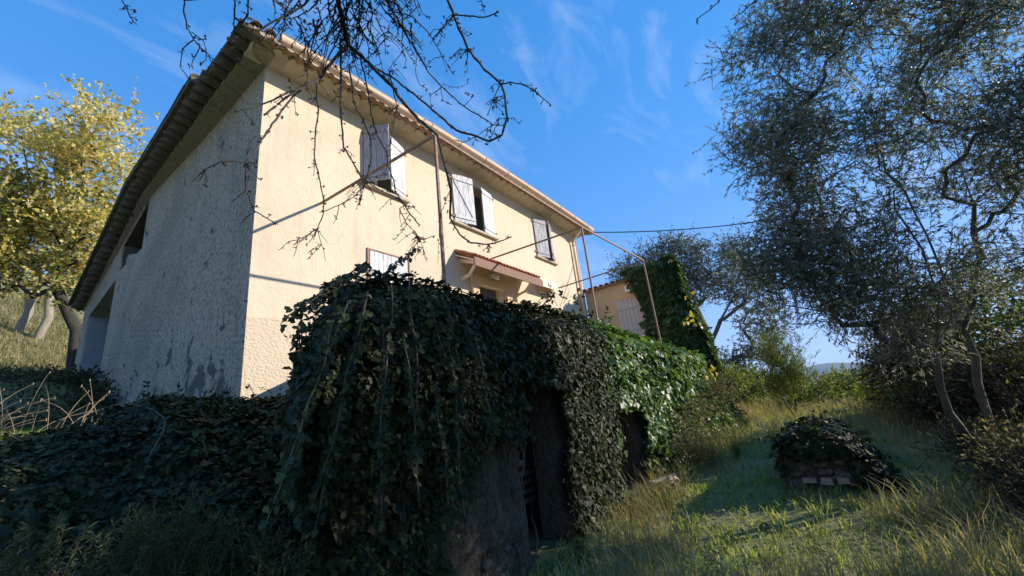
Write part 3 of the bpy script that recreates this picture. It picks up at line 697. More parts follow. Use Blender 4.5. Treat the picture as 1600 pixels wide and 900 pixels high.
# ------------------------------------------------------------------ terrace and retaining wall
mb = MB(); mb.add([(2.3, 3.72, 2.40), (13.44, 3.72, 2.40), (13.44, HY0 - .005, 2.40), (3.5, HY0 - .005, 2.40), (2.3, 3.72, 2.70), (13.44, 3.72, 2.70), (13.44, HY0 - .005, 2.70), (3.5, HY0 - .005, 2.70)], [(3, 2, 1, 0), (4, 5, 6, 7), (0, 1, 5, 4), (1, 2, 6, 5), (2, 3, 7, 6), (3, 0, 4, 7)])
mb.build('terrace', 'pale_stone')['kind'] = 'structure'
rw = thing('retaining_wall', (1.8, 3.3, 0), 'old rendered retaining wall with dark cellar doorways under the ivy', 'wall')
mb = MB(); WY = 3.32
wtop = lambda x_: min(3.0 + 0.05 * math.sin(x_ * 1.3), 2.35 + max(0, x_ - 1.9) * .5)
RH = [(4.42, 5.30, 0.03, 1.98, 1.98), (7.15, 8.20, 0.12, 1.62, 1.62)]
wall_panel(mb, 1.85, 13.5, wtop, RH, WY, 0.38, 'x', 1, -0.3, extra=(2.3, 2.7, 3.1, 3.5, 4, 6, 10, 12))
mb.build('masonry', 'old_render', rw)
mb = MB(); mb.add([(2.25, 3.72, -.3), (2.5, 3.72, -.3), (3.7, 6.33, -.3), (3.45, 6.33, -.3), (2.25, 3.72, 2.3), (2.5, 3.72, 2.3), (3.7, 6.33, 2.05), (3.45, 6.33, 2.05)], [(3, 2, 1, 0), (4, 5, 6, 7), (0, 1, 5, 4), (1, 2, 6, 5), (2, 3, 7, 6), (3, 0, 4, 7)]); mb.build('side_masonry', 'old_render', rw)
# rough pier faces between the openings: displaced sheet of eroded render
def pier(x0, x1, z1, seed):
    nx_, nz_ = 64, 84; V = []
    for i in range(nx_):
        for j in range(nz_):
            u, w_ = i / (nx_ - 1), j / (nz_ - 1); xx = x0 + (x1 - x0) * u; zz = -0.1 + (z1 + .1) * w_
            edge = min(u, 1 - u) * 6; edge = min(1, edge) ** .5
            d = 0.08 + 0.10 * (1 - w_) + .05 * gnoise(xx * 2.2, seed, zz * 2.0, 1.6) + .045 * abs(gnoise(xx * 7, seed, zz * 2.6, 1.5)) - .05 * max(0, gnoise(xx * 5, seed + 3, zz * 3.0, 2.2)) + .012 * gnoise(xx * 20, seed, zz * 16, 1.6)
            V.append((xx, WY - 0.004 - max(0.004, d * edge), zz))
    F = np.array([(i * nz_ + j, (i + 1) * nz_ + j, (i + 1) * nz_ + j + 1, i * nz_ + j + 1) for i in range(nx_ - 1) for j in range(nz_ - 1)])
    return vf_obj('pier_render', np.array(V), F, 'old_render', rw, None, False)
pier(3.05, 4.40, 1.75, 1.0); pier(5.32, 7.12, 1.7, 5.0); pier(8.22, 9.6, 1.3, 9.0)
mb = MB(); mb.beam((4.25, WY - .16, 2.01), (5.5, WY - .10, 2.04), .09, .045); mb.build('lintel_board', 'old_board', rw)
def hull(c_, r_, n_=18):
    import bmesh
    bm = bmesh.new()
    for k in range(n_): bm.verts.new(np.array(c_) + rdir(1)[0] * np.array(r_) * random.uniform(.8, 1.05))
    bmesh.ops.convex_hull(bm, input=bm.verts); vs_ = [v_ for v_ in bm.verts if v_.link_faces]; ix = {v_: i for i, v_ in enumerate(vs_)}
    V = [tuple(v_.co) for v_ in vs_]; F = [tuple(ix[w_] for w_ in f_.verts) for f_ in bm.faces]; bm.free(); return V, F
for k in range(27):
    x0_, x1_ = ((3.1, 4.36), (5.4, 7.05), (8.3, 9.3))[k % 3]; xx = random.uniform(x0_, x1_); zz = random.uniform(.05, 1.3 - .3 * (k % 3)); r1 = random.uniform(.05, .10)
    mb = MB(); mb.add(*hull((xx, WY - .065 - .10 * (1 - zz / 1.7), zz), (r1, .05, r1 * random.uniform(.6, .9)), 26)); mb.build('stone', 'pier_stone', rw)
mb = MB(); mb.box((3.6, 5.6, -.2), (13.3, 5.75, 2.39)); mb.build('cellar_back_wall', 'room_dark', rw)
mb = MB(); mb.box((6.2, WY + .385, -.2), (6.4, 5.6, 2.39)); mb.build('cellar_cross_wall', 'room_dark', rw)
# slatted crate just inside the first cellar doorway
cr_ = thing('slatted_crate', (5.0, 3.95, 0.05), 'dark slatted wooden crate just inside the cellar doorway', 'crate')
for k in range(4):
    mb = MB(); mb.box((4.75, 4.0, .45 + k * .12), (5.75, 4.03, .51 + k * .12)); mb.build('slat', 'brown_wood', cr_)
for a in (4.8, 5.6):
    mb = MB(); mb.box((a, 4.032, .02), (a + .06, 4.08, .95)); mb.build('upright', 'dark_wood', cr_)

# ------------------------------------------------------------------ annexe
ann = thing('annexe', (13.45, 3.0, 2.0), 'low ochre annexe with mauve shutter at the right end of the farmhouse', 'outbuilding')
mb = MB(); wall_panel(mb, 3.3, 6.34, lambda y: 5.60, [(4.30, 5.27, 3.75, 5.02, 5.02)], 13.45, .3, 'y', 1, 0.4); mb.build('side_wall', 'ochre_plaster', ann)
mb = MB(); mb.box((13.755, 4.2, .4), (16.4, 4.5, 5.45)); mb.build('front_wall', 'ochre_plaster', ann)
mb = MB(); mb.box((13.47, 3.6, 5.5), (16.4, 6.33, 5.59)); mb.build('roof_deck', 'roof_clay', ann)
cdx = Vector((0, 1, 0)); at_ = tile_mesh('roof_clay', 0.09, .5)
y_ = 3.3
while y_ < 6.35:
    put(at_, 'tile', ann, (13.22, y_, 5.62), cols(Vector((0, -1, 0)), Vector((1, 0, .06)).normalized(), Vector((-.06, 0, 1)).normalized()))
    put(at_, 'tile', ann, (13.70, y_, 5.66), cols(Vector((0, -1, 0)), Vector((1, 0, .06)).normalized(), Vector((-.06, 0, 1)).normalized()))
    y_ += .21
mb = MB(); mb.box((13.26, 3.3, 5.602), (13.449, 6.34, 5.625)); mb.build('eaves_bed', 'roof_clay', ann)
mb = MB(); mb.box((13.47, 4.302, 3.752), (13.5, 5.268, 5.018)); ws = mb.build('window', 'dark_wood', ann)
for k in range(7):
    a = 4.315 + k * .136; mb = MB(); mb.box((13.425, a, 3.76), (13.455, a + .128, 5.01)); mb.build('plank', 'mauve_paint', ws)
for z_ in (3.95, 4.7):
    mb = MB(); mb.box((13.40, 4.33, z_), (13.422, 5.25, z_ + .06)); mb.build('batten', 'mauve_paint', ws)
mb = MB(); mb.box((13.30, 4.2, 3.66), (13.447, 5.35, 3.74)); mb.build('sill', 'white_plastic', ws)
bxp = thing('wall_box', (13.3, 4.7, 5.2), 'small white box with a round hole high on the ochre annexe wall', 'box')
mb = MB(); mb.box((13.31, 4.60, 5.22), (13.446, 4.84, 5.44)); mb.build('casing', 'white_plastic', bxp)
mb = MB(); mb.tube([(13.306, 4.72, 5.33), (13.28, 4.72, 5.33)], .035, 10); mb.build('round_vent', 'cable_black', bxp)

# ------------------------------------------------------------------ pergola frame of rusty iron
pg = thing('pergola_frame', (3.6, 3.6, 2.7), 'rusty iron pergola frame with slender posts along the terrace edge in front of the house', 'pergola')
ZP = 5.60
P2, P3, P4 = np.array([3.72, 3.66, ZP]), np.array([8.28, 3.72, ZP]), np.array([11.55, 3.50, ZP - .10])
for p in (P2, P3, P4):
    mb = MB(); mb.box((p[0] - .018, p[1] - .018, 2.6), (p[0] + .018, p[1] + .018, p[2] + .0)); mb.build('post', 'rusty_iron', pg)
mb = MB(); mb.beam(P2 + (0, 0, .018), P3 + (0, 0, .018), .03, .035); mb.build('rail', 'rusty_iron', pg)
mb = MB(); mb.beam(P3 + (.02, 0, .018), P4 + (0, 0, .018), .03, .035); mb.build('rail', 'rusty_iron', pg)
for p, w_ in ((P2, (3.55, 6.345, 5.57)), (P3, (8.12, 6.345, 5.62)), (P4, (11.24, 6.345, 5.36))):
    mb = MB(); mb.beam(p, w_, .032, .032); mb.build('crossbar', 'rusty_iron', pg)

# power cable from the house end into the trees on the right
a = np.array([13.5, 6.2, 7.98]); b_ = PX(1145, 331, 17.0); b2 = a + (b_ - a) * 2.2
mb = MB(); pts = [a + (b2 - a) * u + np.array([0, 0, -1.5 * 4 * u * (1 - u) * .35]) for u in np.linspace(0, 1, 24)]
mb.tube(pts, .02, 5); tag(mb.build('power_cable', 'cable_black'), 'black power cable running from the house eaves to the trees', 'cable')


# ================================================================== vegetation
# ------------------------------------------------------------------ trees
def skeleton(base_paths, targets, step=0.35, sag=0.0, jit=0.05, trunk_r=0.15, tip_r=0.006, power=2.3, height_bias=0.25):
    """base_paths: list of polylines (trunk and main limbs) ; targets (n,3) are reached from the nearest wood"""
    pos = []; par = []
    for path in base_paths:
        path = [np.array(p, float) for p in path]
        if pos:
            A = np.array(pos); prev = int(np.argmin(np.linalg.norm(A - path[0], axis=1)))
        else: prev = -1
        start = True
        for a_, b_ in zip(path[:-1], path[1:]):
            n = max(1, int(np.linalg.norm(b_ - a_) / step))
            for k in range(n + 1 if start else n):
                u = k / n if start else (k + 1) / n
                pos.append(a_ + (b_ - a_) * u + rng.normal(size=3) * jit * 0.4); par.append(prev); prev = len(pos) - 1
            start = False
    base = pos[0]
    T = targets[np.argsort(np.linalg.norm(targets - base, axis=1))]
    tipidx = []
    for t_ in T:
        A = np.array(pos); d = np.linalg.norm(A - t_, axis=1) + height_bias * np.maximum(0, A[:, 2] - t_[2] + 0.2)
        j = int(np.argmin(d)); p0 = pos[j]; L = np.linalg.norm(t_ - p0); n = max(1, int(L / step)); prev = j
        bend = rng.normal(size=3) * 0.10 * L
        for k in range(1, n + 1):
            u = k / n; p = p0 + (t_ - p0) * u + bend * math.sin(PI * u) + rng.normal(size=3) * jit * (k < n) + np.array([0, 0, -sag * L * math.sin(PI * u)])
            pos.append(p); par.append(prev); prev = len(pos) - 1
        tipidx.append(prev)
    n = len(pos); area = np.zeros(n); kids = [[] for _ in range(n)]
    for i in range(n - 1, -1, -1):
        if area[i] == 0: area[i] = tip_r ** power
        if par[i] >= 0: area[par[i]] += area[i]; kids[par[i]].append(i)
    R = area ** (1 / power); R = R * (trunk_r / R[0]) ** np.clip((R - tip_r) / max(R[0] - tip_r, 1e-6), 0, 1)
    return np.array(pos), par, kids, R, tipidx
def wood_mesh(pos, kids, R, roots, nside=6, rmin=0.0):
    mb = MB(); stack = list(roots)
    while stack:
        s0, prev = stack.pop(); chain = [prev] if prev is not None else []
        i = s0
        while True:
            chain.append(i)
            if not kids[i]: break
            ks = sorted(kids[i], key=lambda q: -R[q]); 
            for q in ks[1:]: stack.append((q, i))
            i = ks[0]
        if len(chain) > 1:
            rr = [R[c_] for c_ in chain]
            if prev is not None: rr[0] = min(rr[0], rr[1] * 1.25)
            if max(rr) > rmin: mb.tube([pos[c_] for c_ in chain], rr, nside if max(rr) > 0.03 else 4, cap=False)
    return mb
def twigs(tips, per, length, lpt, lsize, lwidth, droop=0.0, spread=1.0, upb=0.2, along=0.75, tw_r=0.0035):
    """leafy twigs at tips. returns straws VF and leaf arrays VF"""
    n = len(tips); P = np.repeat(tips, per, 0); m = len(P)
    P = P + rng.normal(size=(m, 3)) * length * 0.25 * spread
    D = unit(rdir(m) + np.array([0, 0, upb - droop])); L = length * rng.uniform(0.5, 1.2, m); Q = P + D * L[:, None]
    wv = straws(P, Q, np.full(m, tw_r))
    u = rng.uniform(0.08, 1.0, (m, lpt)); C = (P[:, None] + D[:, None] * (L[:, None] * u)[..., None]).reshape(-1, 3)
    DD = np.repeat(D, lpt, 0); sidev = unit(np.cross(DD, rdir(len(DD))))
    tipd = unit(DD * along + sidev * (1.05 - along) + rng.normal(size=DD.shape) * 0.15 + np.array([0, 0, -droop * 0.5]))
    nn = unit(np.cross(tipd, rdir(len(DD))) + np.array([0, 0, 0.35]))
    sz = lsize * rng.uniform(0.6, 1.25, len(DD))
    return wv, leaves(C, nn, tipd, sz, lwidth, T_DIAMOND)
def blob_points(blobs, n, shell_bias=0.5):
    """blobs: (cx,cy,cz,rx,ry,rz,weight)"""
    w_ = np.array([b_[6] for b_ in blobs], float); w_ /= w_.sum(); idx = rng.choice(len(blobs), n, p=w_); B = np.array([b_[:6] for b_ in blobs], float)[idx]
    r = rng.uniform(0, 1, n) ** (1 / 3.0); r = r * (1 - shell_bias) + shell_bias * (0.55 + 0.45 * rng.uniform(0, 1, n))
    return B[:, :3] + rdir(n) * B[:, 3:] * r[:, None]
def tree(name, label, cat, paths, blobs, ntar, bark_, leaf_specs, trunk_r, group=None, per=6, tlen=0.45, step=0.4, sag=0.0, droop=0.0, keep=None, jit=0.06, shell_bias=0.45, tip_r=0.006, upb=0.2, rmin=0.0):
    base = paths[0][0]; th = thing(name, base, label, cat, group)
    T = blob_points(blobs, ntar, shell_bias)
    if keep is not None: T = T[keep(T)]
    pos, par, kids, R, tips = skeleton(paths, T, step, sag, jit, trunk_r, tip_r)
    mb = wood_mesh(pos, kids, R, [(0, None)], 8, rmin)
    mb.build('trunk', bark_, th, True)
    tp = pos[np.array(tips)]
    left = list(leaf_specs)
    for (cname, frac, mat, lpt, ls, lw) in left:
        sel = tp[rng.uniform(size=len(tp)) < frac] if frac < 1 else tp
        wv, lv = twigs(sel, per, tlen, lpt, ls, lw, droop, upb=upb)
        vf_obj(cname, lv[0], lv[1], mat, th, 'stuff')
        if np.linalg.norm(np.array(base) - EYE) < 14: vf_obj('twig', wv[0], wv[1], bark_, th, 'stuff')
    return th
def blobs_px(lst, wt=1.0):
    """(px,py,dist, r_px, flatten) -> world ellipsoids at their surveyed bearing and distance"""
    out = []
    for (px, py, d, rp, fl) in lst:
        c_ = PD(px, py, d); r = rp / FPX * d * (FPX / math.hypot(math.hypot(px - 800, py - 450), FPX)) ; out.append((*c_, r, r, r * fl, r * r))
    return out

# yellow autumn tree behind the gable
by = PY(112, 585, 20.5); 
ypaths = [[by, by + (-.1, .0, 1.5), by + (-.75, .2, 3.0), by + (-.7, .3, 4.6), by + (-.2, .5, 6.5)], [by + (-.1, 0, 1.4), by + (.5, .2, 2.8), by + (1.1, .6, 4.8), by + (1.4, .8, 7)],
          [by + (-.75, .2, 3.0), by + (-2.2, -.3, 3.9), by + (-3.4, -.6, 4.0)], [by + (-.7, .3, 4.2), by + (-1.8, .5, 6.5), by + (-2.4, .5, 8.5)]]
ybl = []
for k in range(62):
    px = random.uniform(-60, 235); topy = np.interp(px, [-60, 0, 60, 110, 160, 200, 240], [160, 168, 185, 165, 190, 205, 225]); py = random.uniform(topy, 470 - .25 * abs(px - 60)); ybl.append((px, py, random.uniform(20.5, 24.5), random.uniform(20, 36), .85))
yb = blobs_px(ybl)
AT = tree('autumn_tree', 'tall tree with yellow autumn leaves and a forked dark trunk behind the left house end', 'tree', ypaths, yb, 540, 'dark_bark',
     [('crown', 1.0, 'autumn_leaf', 9, 0.13, 0.8)], 0.19, per=6, tlen=0.95, step=0.6, shell_bias=0.3, upb=.9)
lowb = [b_ for b_ in yb if b_[2] < 11.5]
gp = blob_points(lowb, 260); wv, lv = twigs(gp, 6, .8, 9, .13, .8); vf_obj('green_crown', lv[0], lv[1], 'autumn_green', AT, 'stuff')

# pale crooked trunks on the lit slope beyond
for k, (q, lab) in enumerate((((55, 535), 'pale crooked olive trunk on the sunlit slope, left of the autumn tree'), ((22, 540), 'thin leaning olive on the slope at the left edge of the photo'))):
    b0 = PY(q[0], q[1], 29 + k); b0[2] = float(gz(b0[0], b0[1])) - .1
    tree('olive_tree', lab, 'tree', [[b0, b0 + (.25, 0, 1.1), b0 + (.1, 0, 2.0), b0 + (.5, 0, 3.0)], [b0 + (.1, 0, 1.9), b0 + (-.7, 0, 2.8)]],
         [(b0[0] + .3, b0[1], b0[2] + 4.3, 1.9, 1.6, 1.2, 1)], 90, 'pale_bark', [('crown', 1.0, 'olive_leaf_far', 10, .12, .35)], .17, group='olives on the slope', per=5, tlen=.6)

# big olive on the right, near
ob = np.array([8.9, -1.55, 0.15]); 
opaths = [[ob, PD(1540, 640, 8.6), PD(1505, 520, 8.4), PD(1470, 420, 8.3), PD(1425, 330, 8.3), PD(1380, 240, 8.4)],
          [PD(1505, 520, 8.4), PD(1530, 400, 8.8), PD(1500, 250, 9.2), PD(1440, 100, 9.6)],
          [ob, PD(1475, 640, 7.9), PD(1462, 560, 7.6), PD(1468, 470, 7.4), PD(1440, 390, 7.2), PD(1400, 330, 7.0)],
          [PD(1680, 560, 8.8), PD(1600, 490, 8.4), PD(1530, 460, 8.1), PD(1450, 450, 7.8), PD(1360, 470, 7.6), PD(1290, 500, 7.5)]]
opaths[3] = [PD(1490, 470, 8.35), PD(1450, 452, 7.9), PD(1360, 440, 7.6), PD(1290, 450, 7.5)]
opaths.append([PD(1505, 520, 8.4), PD(1560, 480, 8.5), PD(1620, 500, 8.7), PD(1700, 520, 9)])
obl = blobs_px([(1180, 110, 7.6, 60, 1), (1250, 60, 8.0, 85, 1), (1200, 230, 7.2, 80, 1), (1290, 200, 7.8, 110, .9), (1230, 340, 7.0, 75, .8), (1340, 330, 7.6, 100, .9), (1400, 120, 8.4, 130, .9),
                (1500, 240, 8.4, 130, .9), (1560, 90, 8.8, 130, .9), (1440, 380, 7.8, 100, .7), (1260, 440, 6.9, 65, .7), (1350, 470, 7.3, 70, .6), (1230, 400, 6.9, 70, .8), (1310, 400, 7.2, 90, .8), (1400, 480, 7.6, 80, .7), (1190, 320, 7.0, 60, .9), (1560, 400, 8.2, 100, .8), (1190, 170, 7.4, 60, 1), (1195, 400, 7.0, 45, .8),
                (1300, -40, 8.4, 110, .9), (1480, -60, 9.0, 150, .9), (1640, 260, 8.6, 130, .9), (1420, 560, 7.4, 45, .6), (1140, 230, 7.2, 35, 1), (1150, 300, 7.0, 35, 1)])
BIGOLIVE = tree('olive_tree', 'large silvery olive tree with several leaning trunks filling the right side of the photo', 'tree', opaths, obl, 1750, 'olive_bark',
     [('crown', 1.0, 'olive_leaf', 15, 0.068, 0.21)], 0.065, per=8, tlen=0.42, keep=lambda T: gnoise(T[:, 0], T[:, 1], T[:, 2], 1.5) > -.12 - .25 * (T[:, 2] > 6), step=0.3, shell_bias=0.2, droop=0.15, tip_r=.004)

# second olive beyond the annexe
o2 = PD(1105, 545, 22); o2[2] = float(gz(o2[0], o2[1]))
o2p = [[o2, PD(1108, 540, 22), PD(1128, 500, 22), PD(1142, 470, 22), PD(1120, 440, 22.5), PD(1090, 410, 23)], [PD(1128, 500, 22), PD(1165, 470, 21.6), PD(1170, 420, 21.6)], [PD(1110, 530, 22), PD(1085, 480, 22.5), PD(1075, 430, 23)]]
o2b = blobs_px([(1010, 415, 23, 38, .8), (1060, 405, 23, 40, .8), (1110, 415, 23, 45, .8), (1160, 440, 22, 45, .9), (1085, 450, 23, 40, .7), (1190, 500, 21.5, 38, .8), (1150, 390, 22.5, 25, 1), (1050, 382, 23, 18, 1), (1130, 570, 21.5, 32, .5), (1185, 545, 21.5, 35, .7), (975, 425, 23.5, 22, .8)])
tree('olive_tree', 'spreading grey olive tree behind the annexe, with open dark limbs', 'tree', o2p, o2b, 560, 'olive_bark', [('crown', 1.0, 'olive_leaf_far', 12, 0.13, 0.32)], .30, per=7, tlen=.65, step=.6, shell_bias=.4, tip_r=.012)

# trees that stand out of frame on the sunny side and shade the foreground
for (bx_, by_, bl, lab) in (((7.0), (-6.5), [(7.3, -6.5, 5.2, 3.0, 1.8, 2.3, 3), (5.0, -5.2, 3.2, 1.6, 1.4, 1.8, 2)], 'dense evergreen tree standing out of frame to the right of the camera'),
                            ((3.6), (-4.6), [(3.6, -4.6, 3.0, 2.2, 1.3, 2.0, 3), (1.8, -4.2, 2.2, 1.4, 1.1, 1.5, 2), (5.6, -3.9, 3.4, 1.5, 1.1, 1.6, 3)], 'low dense evergreen tree standing out of frame behind the camera')):
    tree('evergreen_tree', lab, 'tree', [[(bx_, by_, -.1), (bx_, by_ + .1, 1.4), (bx_ + .2, by_, 3.0)]], bl, 420, 'dark_bark', [('crown', 1.0, 'bush_leaf', 14, .15, .7)], .2, per=7, tlen=.5, step=.6, shell_bias=.1)

# ------------------------------------------------------------------ bare branches overhead
bt = thing('bare_tree', (-1.7, 0.9, 0.0), 'leafless tree whose knobbly bare twigs hang across the top of the photo', 'tree')
J = PD(528, -60, 2.75)
mb = MB(); mb.tube([(-1.7, .9, -.1), (-1.6, .95, 1.2), (-1.25, 1.0, 2.6), (-.5, 1.15, 3.9), (.25, 1.25, 4.4), tuple(PD(560, -320, 2.75)), tuple(J)], [.12, .10, .085, .06, .045, .032, .016], 8)
mb.build('trunk', 'twig_bark', bt, True)
def dep(px, py, k): return 2.6 + 0.22 * math.sin(px / 75.0 + k * .7) + 0.16 * math.sin(py / 60.0 + k)
TR = [
 ([(528, -60), (527.6, 0), (534.7, 27), (543.6, 71)], 7.5, 6), ([(543.6, 71), (560, 84), (581, 103), (593, 117), (611, 133), (632, 163), (661, 192), (683, 211), (690, 240), (695.5, 260), (704.7, 297), (703, 341), (717.5, 366), (736, 379), (765, 382), (800, 370)], 6, 1.6),
 ([(581, 103), (616, 123), (653, 152), (677, 173), (712, 203), (744, 213), (765, 220), (784, 211), (792, 184), (789, 152), (783, 131)], 3.2, 3.2),
 ([(640, -120), (685, -50), (698, -5), (709, 23), (717, 45), (731, 77), (757, 108), (783, 131)], 4, 3.2), ([(709, 23), (733, 24.5), (757, 27), (779, 19)], 2.2, 1.8), ([(709, 23), (691, 45), (676, 59)], 2, 1.3),
 ([(783, 131), (797, 128), (813, 131), (832, 139), (861, 164)], 2.2, 1.2), ([(781, 133), (771, 155), (761, 181)], 1.6, 1.0), ([(731, 77), (729, 115)], 1.2, .7),
 ([(570, -120), (590, -50), (603, 0), (616, 21), (637, 59), (652, 81), (669, 112), (691, 136), (725, 167), (755, 184), (771, 195), (787, 196)], 3.8, 1.4),
 ([(616, 18), (643, 25), (667, 48), (676, 61), (691, 88), (708, 115)], 1.8, 1.2), ([(543.6, 71), (529, 84), (515, 101), (501, 121), (480, 133), (451, 149), (413, 180)], 5, 2.4),
 ([(497, 125), (477, 137), (453, 143), (420, 160), (380, 172), (365, 175)], 3, 1.4), ([(477, 137), (460, 147), (440, 173), (413, 213), (397, 237), (385, 253), (383, 286), (384, 297), (398, 330), (435, 351)], 3, 1.0),
 ([(385, 252), (347, 252), (321, 264), (312, 281)], 1.6, .9), ([(495, 127), (495, 157), (498, 173), (493, 207), (491, 247), (498, 276), (505, 310), (505.6, 334), (496, 356), (480, 368), (466, 374), (460, 384)], 2.6, 1.0),
 ([(496, 358), (502, 382), (509, 407)], 1.2, .7), ([(532, 60), (533, 133), (532, 167), (534, 200), (537, 230), (550, 252), (564, 275), (571, 281)], 3.6, 2.2), ([(546, 100), (553, 160), (567, 187), (580, 220), (580, 253), (572, 281), (566, 294), (550, 310), (530, 320), (510, 329), (499, 332)], 3, 1.1),
 ([(571, 281), (566, 304), (560, 316)], 1.4, .9), ([(563, 90), (575, 143), (580, 180), (590, 213), (604, 236), (607, 256), (614, 282), (620, 304), (632, 321), (640, 334), (656, 352)], 2.4, 2.0),
 ([(632, 321), (624, 326), (636, 350), (648, 362), (656, 374), (668, 372), (680, 368)], 1.6, 1.2), ([(652, 368), (660, 386), (668, 406)], 1, .6), ([(571, 281), (580, 289), (596, 298), (624, 310), (632, 321)], 1.8, 1.8), ([(608, 110), (620, 167), (613, 207), (608, 240)], 2, 1.4),
 ([(400, -160), (310, -80), (287.6, -2), (287, 20), (292, 41), (301, 60), (312, 73), (326, 85), (331, 100), (329, 110), (320, 119)], 2.4, 1.0), ([(302, 62), (285, 76), (281, 105), (292, 118)], 1.4, .8), ([(311, 74), (299, 100), (301, 108)], 1.3, .8),
 ([(299, 50), (317, 64), (322, 78), (322, 94), (312, 101)], 1.2, .8), ([(287, 1), (311, 0)], 1.6, 1), ([(260, -120), (180, -40), (190, 0), (198, 16), (207, 32), (213, 38)], 2.2, .9), ([(198, 13), (209, 15)], 1, .7),
 ([(440, -140), (372, -60), (367, 0), (365, 36), (366, 52), (365, 71), (369, 87), (376.5, 97)], 2.8, .9), ([(368, 28), (388, 44), (407, 48), (421, 36), (446, 25), (469, 12), (480, 3), (500, -30)], 2.2, 2.4), ([(366, 40), (383, 60)], 1, .6), ([(392, 50), (412, 61)], 1, .6),
 ([(390, -40), (388, 5), (386, 28)], 2.2, 1.6), ([(660, -60), (652, 0), (660, 20), (673, 30)], 1.8, 1), ([(750, -40), (752, 2), (757, 22)], 1.2, .8), ([(1240, -60), (1130, -6), (1110, 15), (1088, 30)], 2, 1.2), ([(1260, -60), (1185, -5), (1165, 14), (1142, 32)], 1.8, 1),
 ([(652, 81), (649, 110), (655, 131), (668, 140)], 1.2, .9), ([(690, 136), (672, 150), (674, 170)], 1.2, .8), ([(688, 137), (692, 158), (706, 164)], 1.3, .9), ([(725, 167), (740, 150), (729, 145)], .9, .5), ([(784, 211), (769, 209)], .9, .7), ([(744, 213), (725, 222), (710, 218)], 1.5, 1),
 ([(690, 131), (712, 137), (733, 130)], .9, .5), ([(765, 220), (780, 188), (779, 184)], 1.2, .8), ([(703, 297), (690, 330), (686, 365), (684, 410)], 1, .6),
]
TGT = [None]; mbt = MB(); spurs_p = []; spurs_q = []; buds = []
def trace(path, r0, r1, k, dense=9.0):
    P = []; 
    for i in range(len(path) - 1):
        (x0, y0), (x1, y1) = path[i], path[i + 1]; n = max(2, int(math.hypot(x1 - x0, y1 - y0) / 7))
        for j in range(n if i < len(path) - 2 else n + 1):
            u = j / n; P.append((x0 + (x1 - x0) * u + random.gauss(0, .5), y0 + (y1 - y0) * u + random.gauss(0, .5)))
    W_ = [PD(x_, y_, dep(x_, y_, 0) + .0) for x_, y_ in P]; m_ = len(W_); sc = 2.6 / FPX * .5
    R_ = [max(0.0011, (r0 + (r1 - r0) * i / (m_ - 1)) * sc * random.uniform(.88, 1.15)) for i in range(m_)]
    (TGT[0] or mbt).tube(W_, R_, 6)
    for i in range(1, m_):
        for _ in range(1 if random.random() < .75 else 2):
            if random.random() < .62:
                d_ = W_[i] - W_[i - 1]; d_ = d_ / (np.linalg.norm(d_) + 1e-9); pr = np.cross(d_, rdir(1)[0]); L_ = random.uniform(.008, .026)
                p_ = W_[i] + (W_[i - 1] - W_[i]) * random.random(); spurs_p.append(p_); spurs_q.append(p_ + pr * L_ + d_ * .005); buds.append(spurs_q[-1])
for k, (path, r0, r1) in enumerate(TR):
    TGT[0] = MB(); trace(path, r0, r1, k); TGT[0].build('branch', 'twig_bark', bt, True)
TGT[0] = None
# the thicket of hanging twigs at the top
for k in range(66):
    x0 = random.gauss(550, 60); y0 = random.uniform(-70, 45); L_ = random.uniform(50, 125) * (1 - .35 * abs(x0 - 545) / 90)
    pts = [(x0, y0)]; ang = random.gauss(0, .35) + (x0 - 545) / 260
    for j in range(5): ang += random.gauss(0, .32); ang *= .85; pts.append((pts[-1][0] + math.sin(ang) * L_ / 5, pts[-1][1] + math.cos(ang) * L_ / 5))
    r_ = random.uniform(1.4, 2.6); trace(pts, r_, .9, k)
    for b_ in range(random.choice((1, 2, 2, 3))):
        q = pts[random.randint(1, 4)]; s_ = random.choice((-1, 1)); a_ = s_ * random.uniform(.4, 1.3); ll = random.uniform(12, 38)
        trace([q, (q[0] + math.sin(a_) * ll * .5, q[1] + math.cos(a_) * ll * .5), (q[0] + math.sin(a_ * 1.2) * ll, q[1] + math.cos(a_ * .6) * ll)], 1.3, .8, k)
# finer side twigs on the traced branches
for k in range(120):
    path = TR[random.randint(0, 24)][0]; i = random.randint(0, len(path) - 2); q = path[i]; a_ = random.uniform(-1.6, 1.6); ll = random.uniform(10, 34)
    if q[1] < 0: continue
    trace([q, (q[0] + math.sin(a_) * ll * .5, q[1] + math.cos(a_) * ll * .5), (q[0] + math.sin(a_ * 1.3) * ll, q[1] + math.cos(a_ * .7) * ll)], 1.1, .7, k)
mbt.build('twigs', 'twig_bark', bt, True)['kind'] = 'stuff'
sp = straws(np.array(spurs_p), np.array(spurs_q), np.full(len(spurs_p), .0028)); vf_obj('spur', sp[0], sp[1], 'twig_bark', bt, 'stuff')
B_ = np.array(buds); B_ = B_[rng.uniform(size=len(B_)) < .5]; B_ = np.repeat(B_, 3, 0)
lv = leaves(B_, rdir(len(B_)), rdir(len(B_)), np.full(len(B_), .013), .8, T_DIAMOND); vf_obj('bud', lv[0], lv[1], 'twig_bark', bt, 'stuff')

